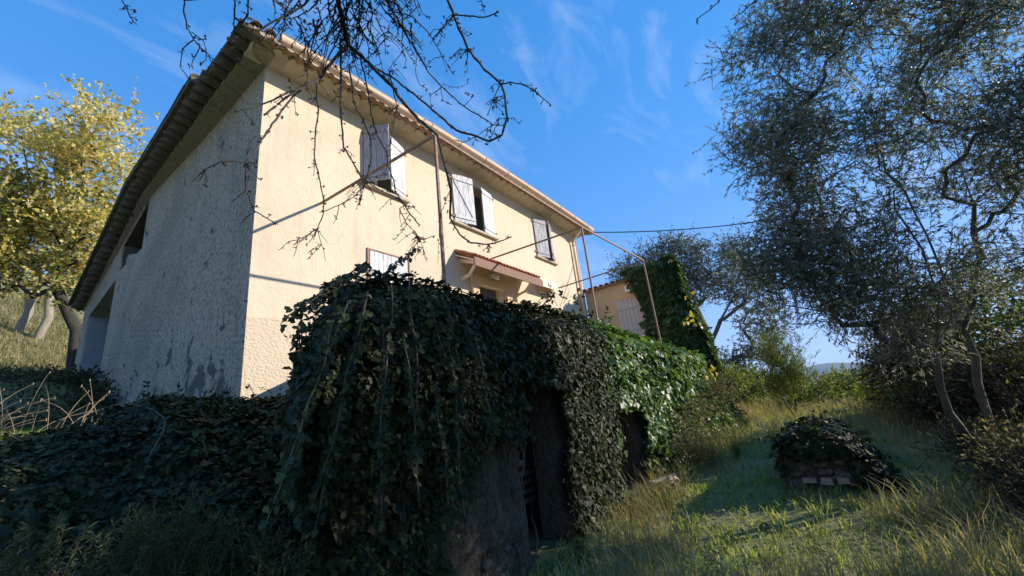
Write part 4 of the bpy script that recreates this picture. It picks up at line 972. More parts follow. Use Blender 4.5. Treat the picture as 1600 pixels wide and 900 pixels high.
# ------------------------------------------------------------------ ivy
def ivy(name, loc, label, pts, nrm, size, mat='ivy_leaf', under=None, parts=120, strands=None, shoots=0, stemfn=None):
    """pts, nrm: arrays of sample points and outward normals"""
    th = thing(name, loc, label, 'ivy')
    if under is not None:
        for (V, F) in under: vf_obj('leaf_backing', V, F, 'ivy_backing', th, 'stuff')  # near-black backing sheet that closes the gaps between leaves
    n = len(pts)
    N = unit(nrm + rng.normal(size=(n, 3)) * 0.42 + np.array([0, 0, 0.25])); tip = np.array([0, 0, -1.0]) + rng.normal(size=(n, 3)) * 0.45
    # face-up leaves: tip points outward
    tip = tip + nrm * np.clip(nrm[:, 2:3], 0, 1) * 0.8 + np.stack([nrm[:, 0] * .4, nrm[:, 1] * .4, np.zeros(n)], 1)
    sz = size * np.exp(rng.normal(size=n) * 0.36 - .05) * (1 + .3 * gnoise(pts[:, 0], pts[:, 1], pts[:, 2], 1.3)); C = pts + nrm * rng.uniform(-.02, .07, n)[:, None]
    mats = [mat] if isinstance(mat, str) else mat
    # the largest, nearest leaves are single objects, the rest one mass
    d = np.linalg.norm(C - EYE, axis=1); order = np.argsort(d - sz * 6 + rng.uniform(0, 2.5, n)); big = order[:parts]; rest = order[parts:]
    V, F = leaves(C[rest], N[rest], tip[rest], sz[rest], 1.0, T_IVY); vf_obj('foliage', V, F, mats[0], th, 'stuff')
    if parts:
        tp, fc = T_IVY; me = mesh_np('leaf', tp, fc, mats[0])
        for i in big:
            nn = unit(N[i][None])[0]; tt = unit((tip[i] - nn * (tip[i] @ nn))[None])[0]; ss = np.cross(tt, nn); s_ = sz[i]
            o = bpy.data.objects.new('leaf', me); col.objects.link(o); o.parent = th; c_ = C[i] + nn * .03 - ORIGIN[th]
            o.matrix_local = Matrix(((ss[0] * s_, tt[0] * s_, nn[0] * s_, c_[0]), (ss[1] * s_, tt[1] * s_, nn[1] * s_, c_[1]), (ss[2] * s_, tt[2] * s_, nn[2] * s_, c_[2]), (0, 0, 0, 1)))
    if shoots or stemfn:
        LP = []; LN = []; LT = []; LS = []; mb = MB()
        for i in rng.choice(n, shoots, replace=False):
            p = pts[i].copy(); dr = unit((nrm[i] + rng.normal(size=3) * .5 + np.array([0, 0, .5]))[None])[0]; L_ = random.uniform(.10, .34); path = [p]
            for k in range(5): dr = unit((dr + np.array([0, 0, -.22]) + rng.normal(size=3) * .12)[None])[0]; p = p + dr * L_ / 5; path.append(p)
            mb.tube(path, [.003] * 5 + [.0015], 3, cap=False)
            for a_, b_ in zip(path[:-1], path[1:]):
                for s_ in range(2 if L_ < .2 else 3): LP.append(a_ + (b_ - a_) * random.random() + rng.normal(size=3) * .01); LN.append(rdir(1)[0] + np.array([0, -.3, .6])); LT.append(dr + rdir(1)[0] * .8); LS.append(size * random.uniform(.45, .95))
        if shoots:
            V, F = leaves(np.array(LP), np.array(LN), np.array(LT), np.array(LS), .95, T_IVY); vf_obj('shoots', V, F, mats[0], th, 'stuff')
        for k in range(stemfn[1] if stemfn else 0):
            P_ = stemfn[0]()
            if P_ is not None: mb.tube(P_, list(np.linspace(random.uniform(.006, .014), .003, len(P_))), 5, cap=False)
        o_ = mb.build('climbing_stems', 'vine_stem', th); o_['kind'] = 'stuff'
    if strands:
        LP = []; LN = []; LT = []; LS = []; mb = MB()
        for path in strands:
            path = [np.array(p, float) for p in path]; mb.tube(path, [.006] * (len(path) - 1) + [.003], 4, cap=False)
            for a_, b_ in zip(path[:-1], path[1:]):
                L_ = np.linalg.norm(b_ - a_); k_ = max(1, int(L_ / .034))
                for j in range(k_):
                    for s_ in (-1, 1):
                        p_ = a_ + (b_ - a_) * (j + random.random()) / k_; LP.append(p_ + rng.normal(size=3) * .012); LN.append(rdir(1)[0] * .6 + np.array([-.5, -.7, .3])); LT.append(rdir(1)[0] * .9 + np.array([0, 0, -.8])); LS.append(random.uniform(.035, .07))
        mb.build('strand_stem', 'vine_stem', th)
        V, F = leaves(np.array(LP), np.array(LN), np.array(LT), np.array(LS), .95, T_IVY); vf_obj('strand', V, F, mats[0], th, 'stuff')
    return th

# surface of the ivy on the retaining wall front
def itop(x): return interp(x, [1.4, 1.75, 2.1, 2.6, 3.3, 4.2, 4.8, 5.4, 6.8, 8.5, 10.5, 13.6], [2.35, 2.72, 2.98, 3.15, 3.22, 3.16, 3.14, 3.22, 3.26, 3.14, 3.10, 2.95])
def yfront(x, z):
    b_ = 0.16 + 0.10 * gnoise(x, 0, z, 1.1) + 0.05 * gnoise(x, 3, z, 3.2)
    b_ = b_ + 0.38 * np.exp(-((x - 2.7) / 1.1) ** 2) * np.exp(-((z - 2.35) / .95) ** 2) + 0.10 * sstep(2.0, 3.2, z)
    b_ = b_ + 0.55 * sstep(9.5, 13, x) * sstep(2.6, 0.4, z) + .25 * sstep(8, 10, x)
    rnd = sstep(0.0, 0.42, itop(x) - z)                        # rolls over at the top
    return WY - b_ * rnd + 0.34 * (1 - rnd) - 0.02
def in_hole(x, z):
    n_ = 0.10 * gnoise(x * 3, 1, z * 3, 1.2)
    h1 = (x > 4.36 + n_ - .02 * z) & (x < 5.16 + n_ + .04 * z) & (z < 2.0 + n_ * .5)
    h2 = (x > 7.0 + n_) & (x < 8.2 + n_ * 1.5) & (z < 1.62 + n_)
    return h1 | h2
def bare(x, z):       # where the pier shows
    n_ = gnoise(x * 2, 7, z * 2, 1.3)
    b1 = sstep(1.75, 1.1, z + .35 * n_ + .5 * np.maximum(0, 3.7 - x)) * sstep(2.7, 3.1, x + .2 * n_) * (x < 4.5)
    b2 = sstep(.75, .25, z + .2 * n_) * (x > 5.2) * (x < 7.2) + sstep(.12, .0, 7.15 - x) * 0
    b3 = ((x > 6.78 + .1 * n_) & (x < 7.1) & (z < 1.1)) * .8 + ((x > 8.15) & (x < 8.9) & (z < .8)) * .9
    b4 = sstep(1.0, .3, z + .3 * n_) * (x > 1.9) * (x < 2.7) * .4
    return np.clip(b1 + b2 * .7 + b3 + b4, 0, 1)
def norm_of(fn, a, b_, e=.04):
    y0 = fn(a, b_); dx_ = (fn(a + e, b_) - y0) / e; dz_ = (fn(a, b_ + e) - y0) / e
    return unit(np.stack([dx_, -np.ones_like(y0), dz_], 1))
def grid_vf(fx, us, vs_, hole=None):
    U, Vv = np.meshgrid(us, vs_, indexing='ij'); P = fx(U.ravel(), Vv.ravel()); nu, nv = U.shape
    ii, jj = np.meshgrid(np.arange(nu - 1), np.arange(nv - 1), indexing='ij'); q_ = (ii * nv + jj).ravel(); F = np.stack([q_, q_ + nv, q_ + nv + 1, q_ + 1], 1)
    if hole is not None:
        uc = (U[:-1, :-1] + U[1:, 1:]).ravel() / 2; vc = (Vv[:-1, :-1] + Vv[1:, 1:]).ravel() / 2; F = F[~hole(uc, vc)]
    return P, F
def front_pts(n, x0, x1):
    x = rng.uniform(x0, x1, n); u = rng.uniform(0, 1, n) ** .95; z = u * (itop(x) + .0)
    k = ~in_hole(x, z) & (rng.uniform(size=n) > bare(x, z)); x, z = x[k], z[k]; y = yfront(x, z); k = x > 1.55 + .55 * (y - 2.9); x, y, z = x[k], y[k], z[k]
    return np.stack([x, y, z], 1), norm_of(yfront, x, z)
def top_pts(n, x0, x1, y1=4.0):
    x = rng.uniform(x0, x1, n); y = rng.uniform(WY + .1, y1, n); z = itop(x) - .02 + .05 * gnoise(x, y, 0, 2.0) - .5 * sstep(y1 - .35, y1, y)
    k = x > 1.72 + .55 * (y - 3.0); x, y, z = x[k], y[k], z[k]; n = len(x)
    return np.stack([x, y, z], 1), np.tile([0, -.15, 1.0], (n, 1))
def side_top(y): return interp(y, [2.7, 3.1, 3.7, 4.3, 5.0, 6.3], [2.45, 2.85, 2.85, 2.40, 2.22, 2.25])
def side_x(y, u): return 1.75 + .52 * (y - 3.0) - .20 * np.sin(u * PI) + .22 * u ** 3
def side_pts(n):      # the left end of the mound, where it hangs over the bank
    y = rng.uniform(2.7, 6.3, n); u = rng.uniform(0, 1, n); z = 1.0 + u * (side_top(y) - 1.0)
    x = side_x(y, u) + .08 * gnoise(2, y, z, 2.0)
    return np.stack([x, y, z], 1), np.tile([-1, -.2, .15], (n, 1))
def front_stem():
    x0 = random.uniform(1.9, 12.5); z0 = random.uniform(0, 1.2); P_ = []; x_ = x0
    for k in range(16):
        zz = z0 + k * .13; x_ += random.gauss(0, .05)
        if zz > float(itop(x_)) - .1 or bool(in_hole(np.array([x_]), np.array([zz]))[0]): break
        P_.append((x_, float(yfront(np.array([x_]), np.array([zz]))[0]) - random.uniform(-.02, .05), zz))
    return P_ if len(P_) > 3 else None
A1, B1 = front_pts(60000, 1.55, 7.9); kk = rng.uniform(size=len(A1)) < sstep(7.9, 6.5, A1[:, 0] + .3 * gnoise(A1[:, 0], 2, A1[:, 2], 1.5)); A1, B1 = A1[kk], B1[kk]; A2, B2 = top_pts(7500, 1.7, 7.25); A3, B3 = side_pts(11000)
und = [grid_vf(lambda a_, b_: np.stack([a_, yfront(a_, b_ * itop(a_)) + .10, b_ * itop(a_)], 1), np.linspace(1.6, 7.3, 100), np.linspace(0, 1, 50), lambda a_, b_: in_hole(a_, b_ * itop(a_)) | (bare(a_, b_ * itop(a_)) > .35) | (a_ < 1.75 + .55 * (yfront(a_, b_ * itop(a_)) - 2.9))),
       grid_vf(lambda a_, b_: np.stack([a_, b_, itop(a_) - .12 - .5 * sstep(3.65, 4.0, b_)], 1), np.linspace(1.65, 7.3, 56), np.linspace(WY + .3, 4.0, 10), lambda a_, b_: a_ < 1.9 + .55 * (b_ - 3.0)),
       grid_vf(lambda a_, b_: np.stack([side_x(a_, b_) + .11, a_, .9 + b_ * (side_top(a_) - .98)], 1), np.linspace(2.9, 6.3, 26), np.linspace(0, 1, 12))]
def hang(px, py, L_, y=3.0, drift=0.0):
    p = PY(px, py, y); out = [p]; 
    for k in range(9):
        p = p + np.array([drift * L_ / 9 + random.gauss(0, .012), random.gauss(0, .012), -L_ / 9]); out.append(p.copy())
    return out
strs = []
for (px, py, L_, dr) in ((640, 440, 1.15, .10), (612, 445, 1.3, -.12), (660, 450, 1.1, .35), (690, 460, .9, .3), (575, 455, 1.4, -.3), (600, 470, 1.6, .0), (545, 470, 1.3, -.4), (700, 520, 1.3, .0), (720, 470, .9, .3), (520, 500, 1.1, -.25), (560, 520, 1.2, -.2), (740, 520, .9, .15), (680, 600, 1.0, .05), (630, 520, 1.2, .02)):
    strs.append(hang(px, py, L_, 2.62, dr))
for (px, py, L_) in ((478, 470, .55), (470, 500, .75), (483, 520, .7), (462, 560, .5), (474, 545, .55)): strs.append(hang(px, py, L_, 3.0, -.05))
# long runners arching out to the left and up beside the ground floor shutter
strs.append([PY(560, 440, 3.0), PY(530, 450, 3.0), PY(500, 462, 3.0), PY(470, 480, 3.0), PY(445, 497, 3.0), PY(438, 508, 3.0)])
strs.append([PY(600, 430, 3.0), PY(572, 415, 3.05), PY(552, 432, 3.0), PY(528, 440, 3.0), PY(505, 455, 3.0), PY(488, 470, 3.0)])
strs.append([PY(600, 428, 3.1), PY(620, 410, 3.1), PY(640, 398, 3.15), PY(652, 388, 3.2)])
strs.append([PY(520, 440, 3.1), PY(540, 432, 3.1), PY(570, 410, 3.1), PY(574, 422, 3.1)])
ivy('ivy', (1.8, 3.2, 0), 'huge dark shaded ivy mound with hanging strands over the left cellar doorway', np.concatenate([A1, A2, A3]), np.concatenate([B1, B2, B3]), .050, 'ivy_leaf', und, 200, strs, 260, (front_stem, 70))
A1, B1 = front_pts(24000, 6.5, 13.7); kk = rng.uniform(size=len(A1)) > sstep(7.9, 6.5, A1[:, 0] + .3 * gnoise(A1[:, 0], 2, A1[:, 2], 1.5)); A1, B1 = A1[kk], B1[kk]; A2, B2 = top_pts(3200, 7.25, 13.4)
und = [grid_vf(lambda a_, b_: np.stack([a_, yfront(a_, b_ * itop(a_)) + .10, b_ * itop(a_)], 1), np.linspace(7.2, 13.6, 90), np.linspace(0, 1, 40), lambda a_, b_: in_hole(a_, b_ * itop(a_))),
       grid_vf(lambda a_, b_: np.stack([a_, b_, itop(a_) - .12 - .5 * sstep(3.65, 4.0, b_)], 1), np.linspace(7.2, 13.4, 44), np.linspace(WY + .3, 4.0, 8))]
ivy('ivy', (9, 3.2, 0), 'sunlit ivy, leaf colour lightened for the sun, over the right stretch of the retaining wall below the annexe', np.concatenate([A1, A2]), np.concatenate([B1, B2]), .085, 'ivy_leaf_sunlit', und, 60, None, 120)

# ivy climbing the annexe corner
def ann_ivy(n):
    z = rng.uniform(2.7, 5.85, n); yl = interp(z, [2.7, 3.6, 4.4, 5.2, 5.85], [4.25, 4.30, 4.35, 4.50, 4.75]) + .08 * gnoise(z, 1, 0, 3.0)
    u = rng.uniform(0, 1, n); ylo = 3.08 - .35 * sstep(5.2, 3.0, z); y = ylo + u * (yl - ylo); x = 13.25 - .25 * np.sin(u * PI) + .06 * gnoise(y, z, 0, 3.0)
    P = np.stack([x, y, z], 1); N = np.tile([-1, -.1, .2], (n, 1)) + np.stack([0 * u, -1.2 * (u < .2), 0 * u], 1)
    n2 = n; x2 = rng.uniform(13.1, 13.62, n2); z2 = rng.uniform(1.8, 5.75, n2); z2 = np.minimum(z2, interp(x2, [13.1, 13.45, 13.62], [5.85, 5.7, 5.3]) + .1 * gnoise(x2, 5, 0, 3)); y2 = 3.08 - .35 * sstep(5.2, 3.0, z2) + .08 * gnoise(x2, z2, 0, 2.5)
    return np.concatenate([P, np.stack([x2, y2, z2], 1)]), np.concatenate([N, np.tile([0.05, -1, .2], (n2, 1))])
A1, B1 = ann_ivy(6500); n3 = 1500; x3 = rng.uniform(13.15, 13.7, n3); y3 = rng.uniform(3.1, 4.9, n3)
A1 = np.concatenate([A1, np.stack([x3, y3, 5.85 + .08 * gnoise(x3, y3, 0, 3)], 1)]); B1 = np.concatenate([B1, np.tile([0, 0, 1.0], (n3, 1))])
und = [grid_vf(lambda a_, b_: np.stack([13.40 + 0 * a_, 3.15 - .35 * sstep(5.2, 3.0, b_) + a_ * (.35 * sstep(5.2, 3.0, b_) + .05 + interp(b_, [2.7, 3.6, 4.4, 5.2, 5.85], [4.15, 4.20, 4.25, 4.40, 4.65]) - 3.2) + .5 * (1 - a_) * 0, b_], 1), np.linspace(0, 1, 8), np.linspace(2.7, 5.8, 20)),
       grid_vf(lambda a_, b_: np.stack([a_, 3.20 + 0 * a_, 1.8 + b_ * (interp(a_, [13.1, 13.45, 13.62], [5.7, 5.6, 5.2]) - 1.8)], 1), np.linspace(13.4, 13.6, 4), np.linspace(0, 1, 20))]
ai = ivy('ivy', (13.3, 3, 2), 'dark ivy column climbing the corner of the ochre annexe', A1, B1, .095, 'ivy_leaf_mid', und, 0, None, 110)
mb_l = []
for q in ((1078, 465), (1082, 492), (1070, 500), (1112, 572), (1108, 585), (1115, 578), (1086, 505)):
    c_ = PY(q[0], q[1], 2.45); mb_l.append(c_)
C = np.repeat(np.array(mb_l), 3, 0) + rng.normal(size=(len(mb_l) * 3, 3)) * .06
V, F = leaves(C, unit(rdir(len(C)) + np.array([-.6, -1, .3])), rdir(len(C)) + np.array([0, 0, -.5]), np.full(len(C), .12), .9, T_IVY); vf_obj('yellow_leaf', V, F, 'yellow_leaf', ai, 'stuff')

# ivy on the bank at the left
def zb_(x, y):
    base = gz(x, y); h = 0.03 + .13 * sstep(.5, 1.3, x) + .08 * gnoise(x, y, 0, 1.6) + .05 * gnoise(x, y, 5, 4.0)
    rim = .02 * np.exp(-((y - 5.0) / .8) ** 2) + .20 * sstep(.9, 1.5, x) * (y < 5.2) + .20 * sstep(.9, 1.5, x) * (y >= 5.2) * np.exp(((y - 5.2) / 1.0) ** 2) * np.exp(-((y - 5.2) / 1.0) ** 2)
    return base + (h + rim) * sstep(6.9, 6.2, y) * sstep(2.2, 3.2, y)
n = 44000; x = rng.uniform(-1.2, 3.3, n); y = rng.uniform(2.5, 6.33, n); k = ~((x > 1.75 + .5 * (y - 3.0)) & (y < 4.7)); x, y = x[k], y[k]
e = .05; z = zb_(x, y); Nn = unit(np.stack([-(zb_(x + e, y) - z) / e, -(zb_(x, y + e) - z) / e, np.ones_like(z)], 1))
k = (rng.uniform(size=len(x)) < np.maximum(sstep(6.3, 5.6, y + .2 * gnoise(x, y, 0, 2)), x > 1.5))
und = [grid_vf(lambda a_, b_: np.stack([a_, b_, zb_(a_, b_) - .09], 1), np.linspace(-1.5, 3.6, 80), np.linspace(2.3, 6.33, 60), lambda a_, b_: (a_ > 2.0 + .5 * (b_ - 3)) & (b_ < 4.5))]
stb = [[(1.02, 4.6, 2.06), (1.1, 4.4, 2.0), (1.14, 4.2, 1.9), (1.08, 4.0, 1.8), (1.0, 3.9, 1.66), (.97, 3.86, 1.55)]]
ivy('ivy', (.5, 4.5, 1), 'dark ivy blanket on the bank at the left, below the grey gable wall', np.stack([x, y, z], 1)[k], Nn[k], .047, 'ivy_leaf', und, 140, stb, 160)

# ------------------------------------------------------------------ ivy topped ruin beside the path
ru = thing('ruined_wall', (8.2, .6, .2), 'low ruined wall stub with ivy along its sloping end, beside the path', 'wall')
mb = MB(); V = []
rx = [7.7, 8.0, 9.0, 9.6]
pr = [(1.05, .0), (1.0, .68), (.62, .92), (.22, .84), (-.05, .40), (-.32, -.02)]
for xx in (7.95, 9.5):
    for (yy, zz) in pr: V.append((xx + random.uniform(-.05, .05), yy, zz))
n_ = len(pr); F = [(i, i + 1, n_ + i + 1, n_ + i) for i in range(n_ - 1)] + [tuple(range(n_))[::-1], tuple(range(n_, 2 * n_))]
mb.add(V, F); mb.build('masonry', 'old_render', ru)
for k in range(4):
    mb = MB(); a = .02 + k * .2; mb.box((7.80 + random.uniform(0, .05), a + .01, .26 + random.uniform(-.02, .02)), (7.96, a + random.uniform(.13, .18), .34), .012); mb.build('brick', 'pink_brick', ru)
for k in range(60):
    yy = random.uniform(-.1, 1.02); zz = random.uniform(.03, .72) * (1 if yy > .3 else .5 + yy)
    mb = MB(); mb.add(*hull((7.93, yy, zz), (.07, random.uniform(.05, .11), random.uniform(.04, .08)), 24)); mb.build('stone', 'pier_stone', ru)
n = 3800; u = rng.uniform(0, 1, n); yy = interp(u, np.linspace(0, 1, 6), [p[0] for p in pr]); zz = interp(u, np.linspace(0, 1, 6), [p[1] for p in pr]); xx = rng.uniform(7.7, 9.7, n)
P = np.stack([xx, yy + .04 * rng.normal(size=n), zz + .10 + .07 * gnoise(xx, yy, 0, 3)], 1); k = (zz > .25) | (yy < .1); P = P[k]
Nr = unit(np.stack([-.5 * (xx < 8), np.where(yy < .2, -1.0, 0.0), np.ones(n)], 1))[k]
n4 = 1500; P4_ = np.stack([np.full(n4, 7.82) + .05 * rng.normal(size=n4), rng.uniform(-.3, 1.3, n4), rng.uniform(.1, 1.05, n4)], 1); P4_ = P4_[(P4_[:, 2] < interp(P4_[:, 1], [-.3, .22, .62, 1.0, 1.05], [.1, .86, .95, .7, .0])) & ((P4_[:, 1] < .22 + .12 * gnoise(P4_[:, 2], 0, 0, 4)) | (P4_[:, 2] > .62 + .12 * gnoise(P4_[:, 1], 0, 0, 5)))]; n4 = len(P4_)
ivy('ivy', (8.3, .5, .8), 'ivy cap spilling over the low ruined wall beside the path', np.concatenate([P, P4_]), np.concatenate([Nr, np.tile([-1, -.3, .1], (n4, 1))]), .07, 'ivy_leaf', None, 20, None, 60)

# ------------------------------------------------------------------ shrubs
def shrub(name, label, blobs, ntar, mat, lsize, lwidth, lpt=10, per=6, tlen=.35, group=None, cat='shrub', stems=5, upb=.5, bark_='dark_bark', tip_r=.004, extra=None):
    B = np.array([b_[:3] for b_ in blobs]); c_ = B.mean(0); g0 = float(gz(c_[0], c_[1])); base = np.array([c_[0], c_[1], g0 - .05])
    paths = [[base, base + (0, 0, .15)]] + [[base, base + (random.uniform(-.35, .35), random.uniform(-.35, .35), max(.3, (c_[2] - g0) * random.uniform(.6, 1.0)))] for k in range(stems)]
    return tree(name, label, cat, paths, blobs, ntar, bark_, [('foliage', 1.0, mat, lpt, lsize, lwidth)] + (extra or []), .05, group, per, tlen, step=.3, shell_bias=.25, tip_r=tip_r, upb=upb, height_bias=0) if False else \
        tree(name, label, cat, paths, blobs, ntar, bark_, [('foliage', 1.0, mat, lpt, lsize, lwidth)] + (extra or []), .05, group, per, tlen, step=.3, shell_bias=.25, tip_r=tip_r, upb=upb)
def gb(px, d, h, r, fl=1.0, zc=.5):          # blob standing on the ground at a bearing
    p = PD(px, 600, d); x_, y_ = p[0], p[1]; g = float(gz(x_, y_)); return (x_, y_, g + h * zc, r, r, h * zc * fl, r * r * h)
G1 = 'bushes beyond the annexe'
shrub('shrub', 'rounded green bush just right of the annexe ivy', [gb(1135, 17, 1.5, .8), gb(1165, 18, 1.3, .9), gb(1105, 18, 1.7, .8)], 190, 'bush_leaf', .10, .6, group=G1, tlen=.4)
shrub('shrub', 'dark hedge bush in the gap between the two olive trees', [gb(1195, 24, 1.5, 1.3), gb(1160, 24, 1.8, 1.2)], 150, 'scrub_leaf', .12, .6, group=G1, tlen=.4)
shrub('broom_shrub', 'upright wispy broom shrub standing against the sky beside the path', [gb(1228, 14, 1.7, .40, 1, .52), gb(1242, 14, 2.0, .42, .6, .7), gb(1215, 14.2, 1.9, .35, .6, .7)], 80, 'bush_leaf', .12, .10, 14, 8, .38, upb=1.6)
shrub('shrub', 'yellow green bush beside the path, left of the ruined wall', [gb(1290, 19, .95, 1.1), gb(1330, 20, .9, 1.2), gb(1262, 17, 1.0, .8)], 210, 'bush_leaf', .10, .55, tlen=.4)
shrub('shrub', 'dark green conifer like bush below the far hills', [gb(1345, 30, 1.5, 1.7), gb(1300, 32, 1.7, 1.8), gb(1385, 30, 1.6, 1.3)], 200, 'scrub_leaf', .16, .5, tlen=.55)
shrub('shrub', 'lime yellow bush lit behind the ruined wall', [gb(1392, 15.5, .9, .75), gb(1372, 15, .75, .6), gb(1410, 16, .8, .6)], 110, 'lime_leaf', .08, .6, tlen=.25)
shrub('shrub', 'reddish brown bush under the right olive', [gb(1420, 12.5, 1.9, .7, 1, .55), gb(1450, 12, 2.1, .75, 1, .55), gb(1398, 12.8, 1.5, .5)], 210, 'red_leaf', .07, .5, tlen=.35, extra=[('dry_twigs', .7, 'dry_leaf', 6, .07, .4)])
shrub('shrub', 'tangled dry thicket at the foot of the right olive', [gb(1510, 11.2, 1.1, .8), gb(1570, 10.8, 1.3, .9), gb(1455, 11.5, .9, .6), gb(1620, 10.2, 1.4, .9)], 280, 'scrub_leaf', .06, .45, 9, 7, .4, extra=[('dry_twigs', .8, 'dry_leaf', 5, .08, .3)])
shrub('shrub', 'tall dark thicket behind the right olive trunks', [gb(1490, 14, 2.0, 1.1, 1, .55), gb(1550, 13, 2.3, 1.3, 1, .55), gb(1610, 12.5, 2.5, 1.4, 1, .55)], 300, 'bush_leaf', .085, .5, 10, 7, .45)
shrub('shrub', 'green undergrowth between the lime bush and the thicket', [gb(1430, 13, .9, .8), gb(1460, 11.5, .8, .8), gb(1400, 13.5, .8, .7)], 160, 'bush_leaf', .07, .5)
shrub('shrub', 'shady brambles on the ground at the lower right', [gb(1575, 7.6, .55, .6), gb(1510, 8.6, .5, .6), gb(1620, 7.2, .6, .7)], 200, 'scrub_leaf', .05, .5, extra=[('dry_twigs', .8, 'dry_leaf', 5, .06, .3)])
shrub('shrub', 'dry twiggy growth at the foot of the sunlit ivy', [gb(1075, 10.5, 1.3, .45), gb(1100, 12, 1.5, .6), gb(1055, 9.4, 1.0, .4), gb(1110, 13.5, 1.7, .6)], 190, 'dry_leaf', .055, .3, 8, 7, .32, extra=[('green_foliage', .7, 'bush_leaf', 7, .05, .4)])
shrub('shrub', 'dark shaded weeds against the foot of the gable wall', [(2.15, 12.9, 3.0, .35, .9, .3, 1), (2.1, 14.6, 3.6, .3, .9, .25, 1)], 60, 'scrub_leaf', .08, .5, tlen=.25)
# distant trees towards the valley
for k in range(9):
    d_ = random.uniform(45, 95); px = 1190 + k * 27 + random.uniform(-8, 8)
    shrub('distant_tree', 'far tree merging with others down the valley below the blue hills', [gb(px, d_, 3.4, 2.6, 1, .6)], 40, ('scrub_leaf', 'bush_leaf', 'olive_leaf_far')[k % 3], .5, .6, 8, 5, 1.2, group='far trees in the valley', cat='tree', tip_r=.03)

# ------------------------------------------------------------------ grass, weeds and stalks
def blades(x, y, h, wd, lean, mat, name, label, segs=2, kind='stuff', zoff=0.0, parent=None, base_z=None):
    n = len(x); z = gz(x, y) + zoff if base_z is None else base_z
    az = rng.uniform(0, 2 * PI, n); dx_ = np.cos(az); dy_ = np.sin(az); b_ = np.stack([x, y, z - .01], 1)
    side = np.stack([-dy_, dx_, 0 * x], 1) * wd[:, None]; out = np.stack([dx_, dy_, 0 * x], 1) * (lean * h)[:, None]; up = np.stack([0 * x, 0 * x, h], 1)
    m_ = b_ + up * .55 + out * .3; t_ = b_ + up * (1 - .25 * lean[:, None]) + out
    V = np.stack([b_ - side, b_ + side, m_ + side * .8, m_ - side * .8, t_], 1).reshape(-1, 3); q_ = np.arange(n) * 5
    F = np.concatenate([np.stack([q_, q_ + 1, q_ + 2], 1), np.stack([q_, q_ + 2, q_ + 3], 1), np.stack([q_ + 3, q_ + 2, q_ + 4], 1)])
    o = vf_obj(name, V, F, mat, parent, kind)
    if parent is None: tag(o, label, 'grass')
    return o
def scatter(n, dmin, dmax, pw, px0, px1, keep=None):
    """points on the ground in a range of bearings, denser near the viewer"""
    d_ = dmin + (dmax - dmin) * rng.uniform(0, 1, n) ** pw; a0 = math.atan2(ray(px0, 640)[1], ray(px0, 640)[0]); a1 = math.atan2(ray(px1, 640)[1], ray(px1, 640)[0])
    a_ = rng.uniform(min(a0, a1), max(a0, a1), n); x, y = d_ * np.cos(a_), d_ * np.sin(a_)
    k = ~((x > 1.8) & (x < 13.6) & (y > WY - .15)) & ~((x > 2) & (y > WY) & (y < 19) & (x < 16))
    if keep is not None: k &= keep(x, y)
    x, y = x[k], y[k]; m_ = rng.integers(0, max(1, len(x) // 11), len(x)); tx, ty = x[m_], y[m_]; mixd = rng.uniform(size=len(x)) < .72; sg = .035 + .004 * np.hypot(tx, ty)
    return np.where(mixd, tx + rng.normal(size=len(x)) * sg, x), np.where(mixd, ty + rng.normal(size=len(x)) * sg, y)
x, y = scatter(70000, 1.6, 26, 1.7, 560, 1750); h = .05 + .16 * rng.uniform(0, 1, len(x)) ** 2 * (1 + .6 * gnoise(x, y, 0, .8)); h = np.maximum(h, .03)
blades(x, y, h, rng.uniform(.003, .006, len(x)) * (1 + np.hypot(x, y) / 12), rng.uniform(.2, 1.0, len(x)), 'grass_blade', 'grass', 'green and straw coloured grass covering the ground and path on the right')
pm = lambda x, y: gnoise(x, y, 0, .7) + .8 * sstep(1.2, -1.5, y) + .9 * sstep(1.6, 2.8, y) + .5 * sstep(9, 12, x) > .25
x, y = scatter(38000, 2.4, 24, 1.5, 900, 1750, pm); h = .15 + .40 * rng.uniform(0, 1, len(x)) ** 1.5
blades(x, y, h, rng.uniform(.002, .0035, len(x)) * (1 + np.hypot(x, y) / 10), rng.uniform(.3, 1.1, len(x)), 'dry_grass', 'dry_grass', 'tall straw coloured dry grass tufts beside the path on the right')
n = 9000; x = rng.uniform(9.5, 24, n); y = rng.uniform(1.4, 4.6, n); k = ((y > 1.9 + .5 * gnoise(x, 0, 0, .8)) & (x > 13.9)) | ((y > 2.2) & (y < 3.05)); x, y = x[k], y[k]
blades(x, y, .2 + .55 * rng.uniform(0, 1, len(x)) ** 1.6, rng.uniform(.004, .008, len(x)), rng.uniform(.3, 1.1, len(x)), 'dry_grass', 'dry_grass', 'rough tall dry grass on the bank beyond the end of the bright ivy')
# lit strip of grass at the left and the slope beyond
n = 16000; x = rng.uniform(-.6, 1.7, n); y = 5.7 + 3.6 * rng.uniform(0, 1, n) ** 1.2; k = x < 1.9; x, y = x[k], y[k]
blades(x, y, .06 + .12 * rng.uniform(0, 1, len(x)) ** 2, rng.uniform(.002, .004, len(x)), rng.uniform(.2, 1, len(x)), 'grass_blade', 'grass', 'strip of short sunlit grass above the ivy bank at the left edge')
n = 22000; x = rng.uniform(-3, 4.5, n); y = 17 + 24 * rng.uniform(0, 1, n) ** 1.3; k = (x < 2.3) | (y > 19); x, y = x[k], y[k]
blades(x, y, .12 + .35 * rng.uniform(0, 1, len(x)) ** 2, rng.uniform(.006, .012, len(x)) * (1 + y / 30), rng.uniform(.3, 1, len(x)), 'dry_grass', 'dry_grass', 'dry grass on the slope behind the autumn tree')
xl, yl = scatter(5200, 1.8, 16, 1.5, 600, 1750); Cl = np.stack([xl, yl, gz(xl, yl) + .015 + .05 * rng.uniform(size=len(xl))], 1)
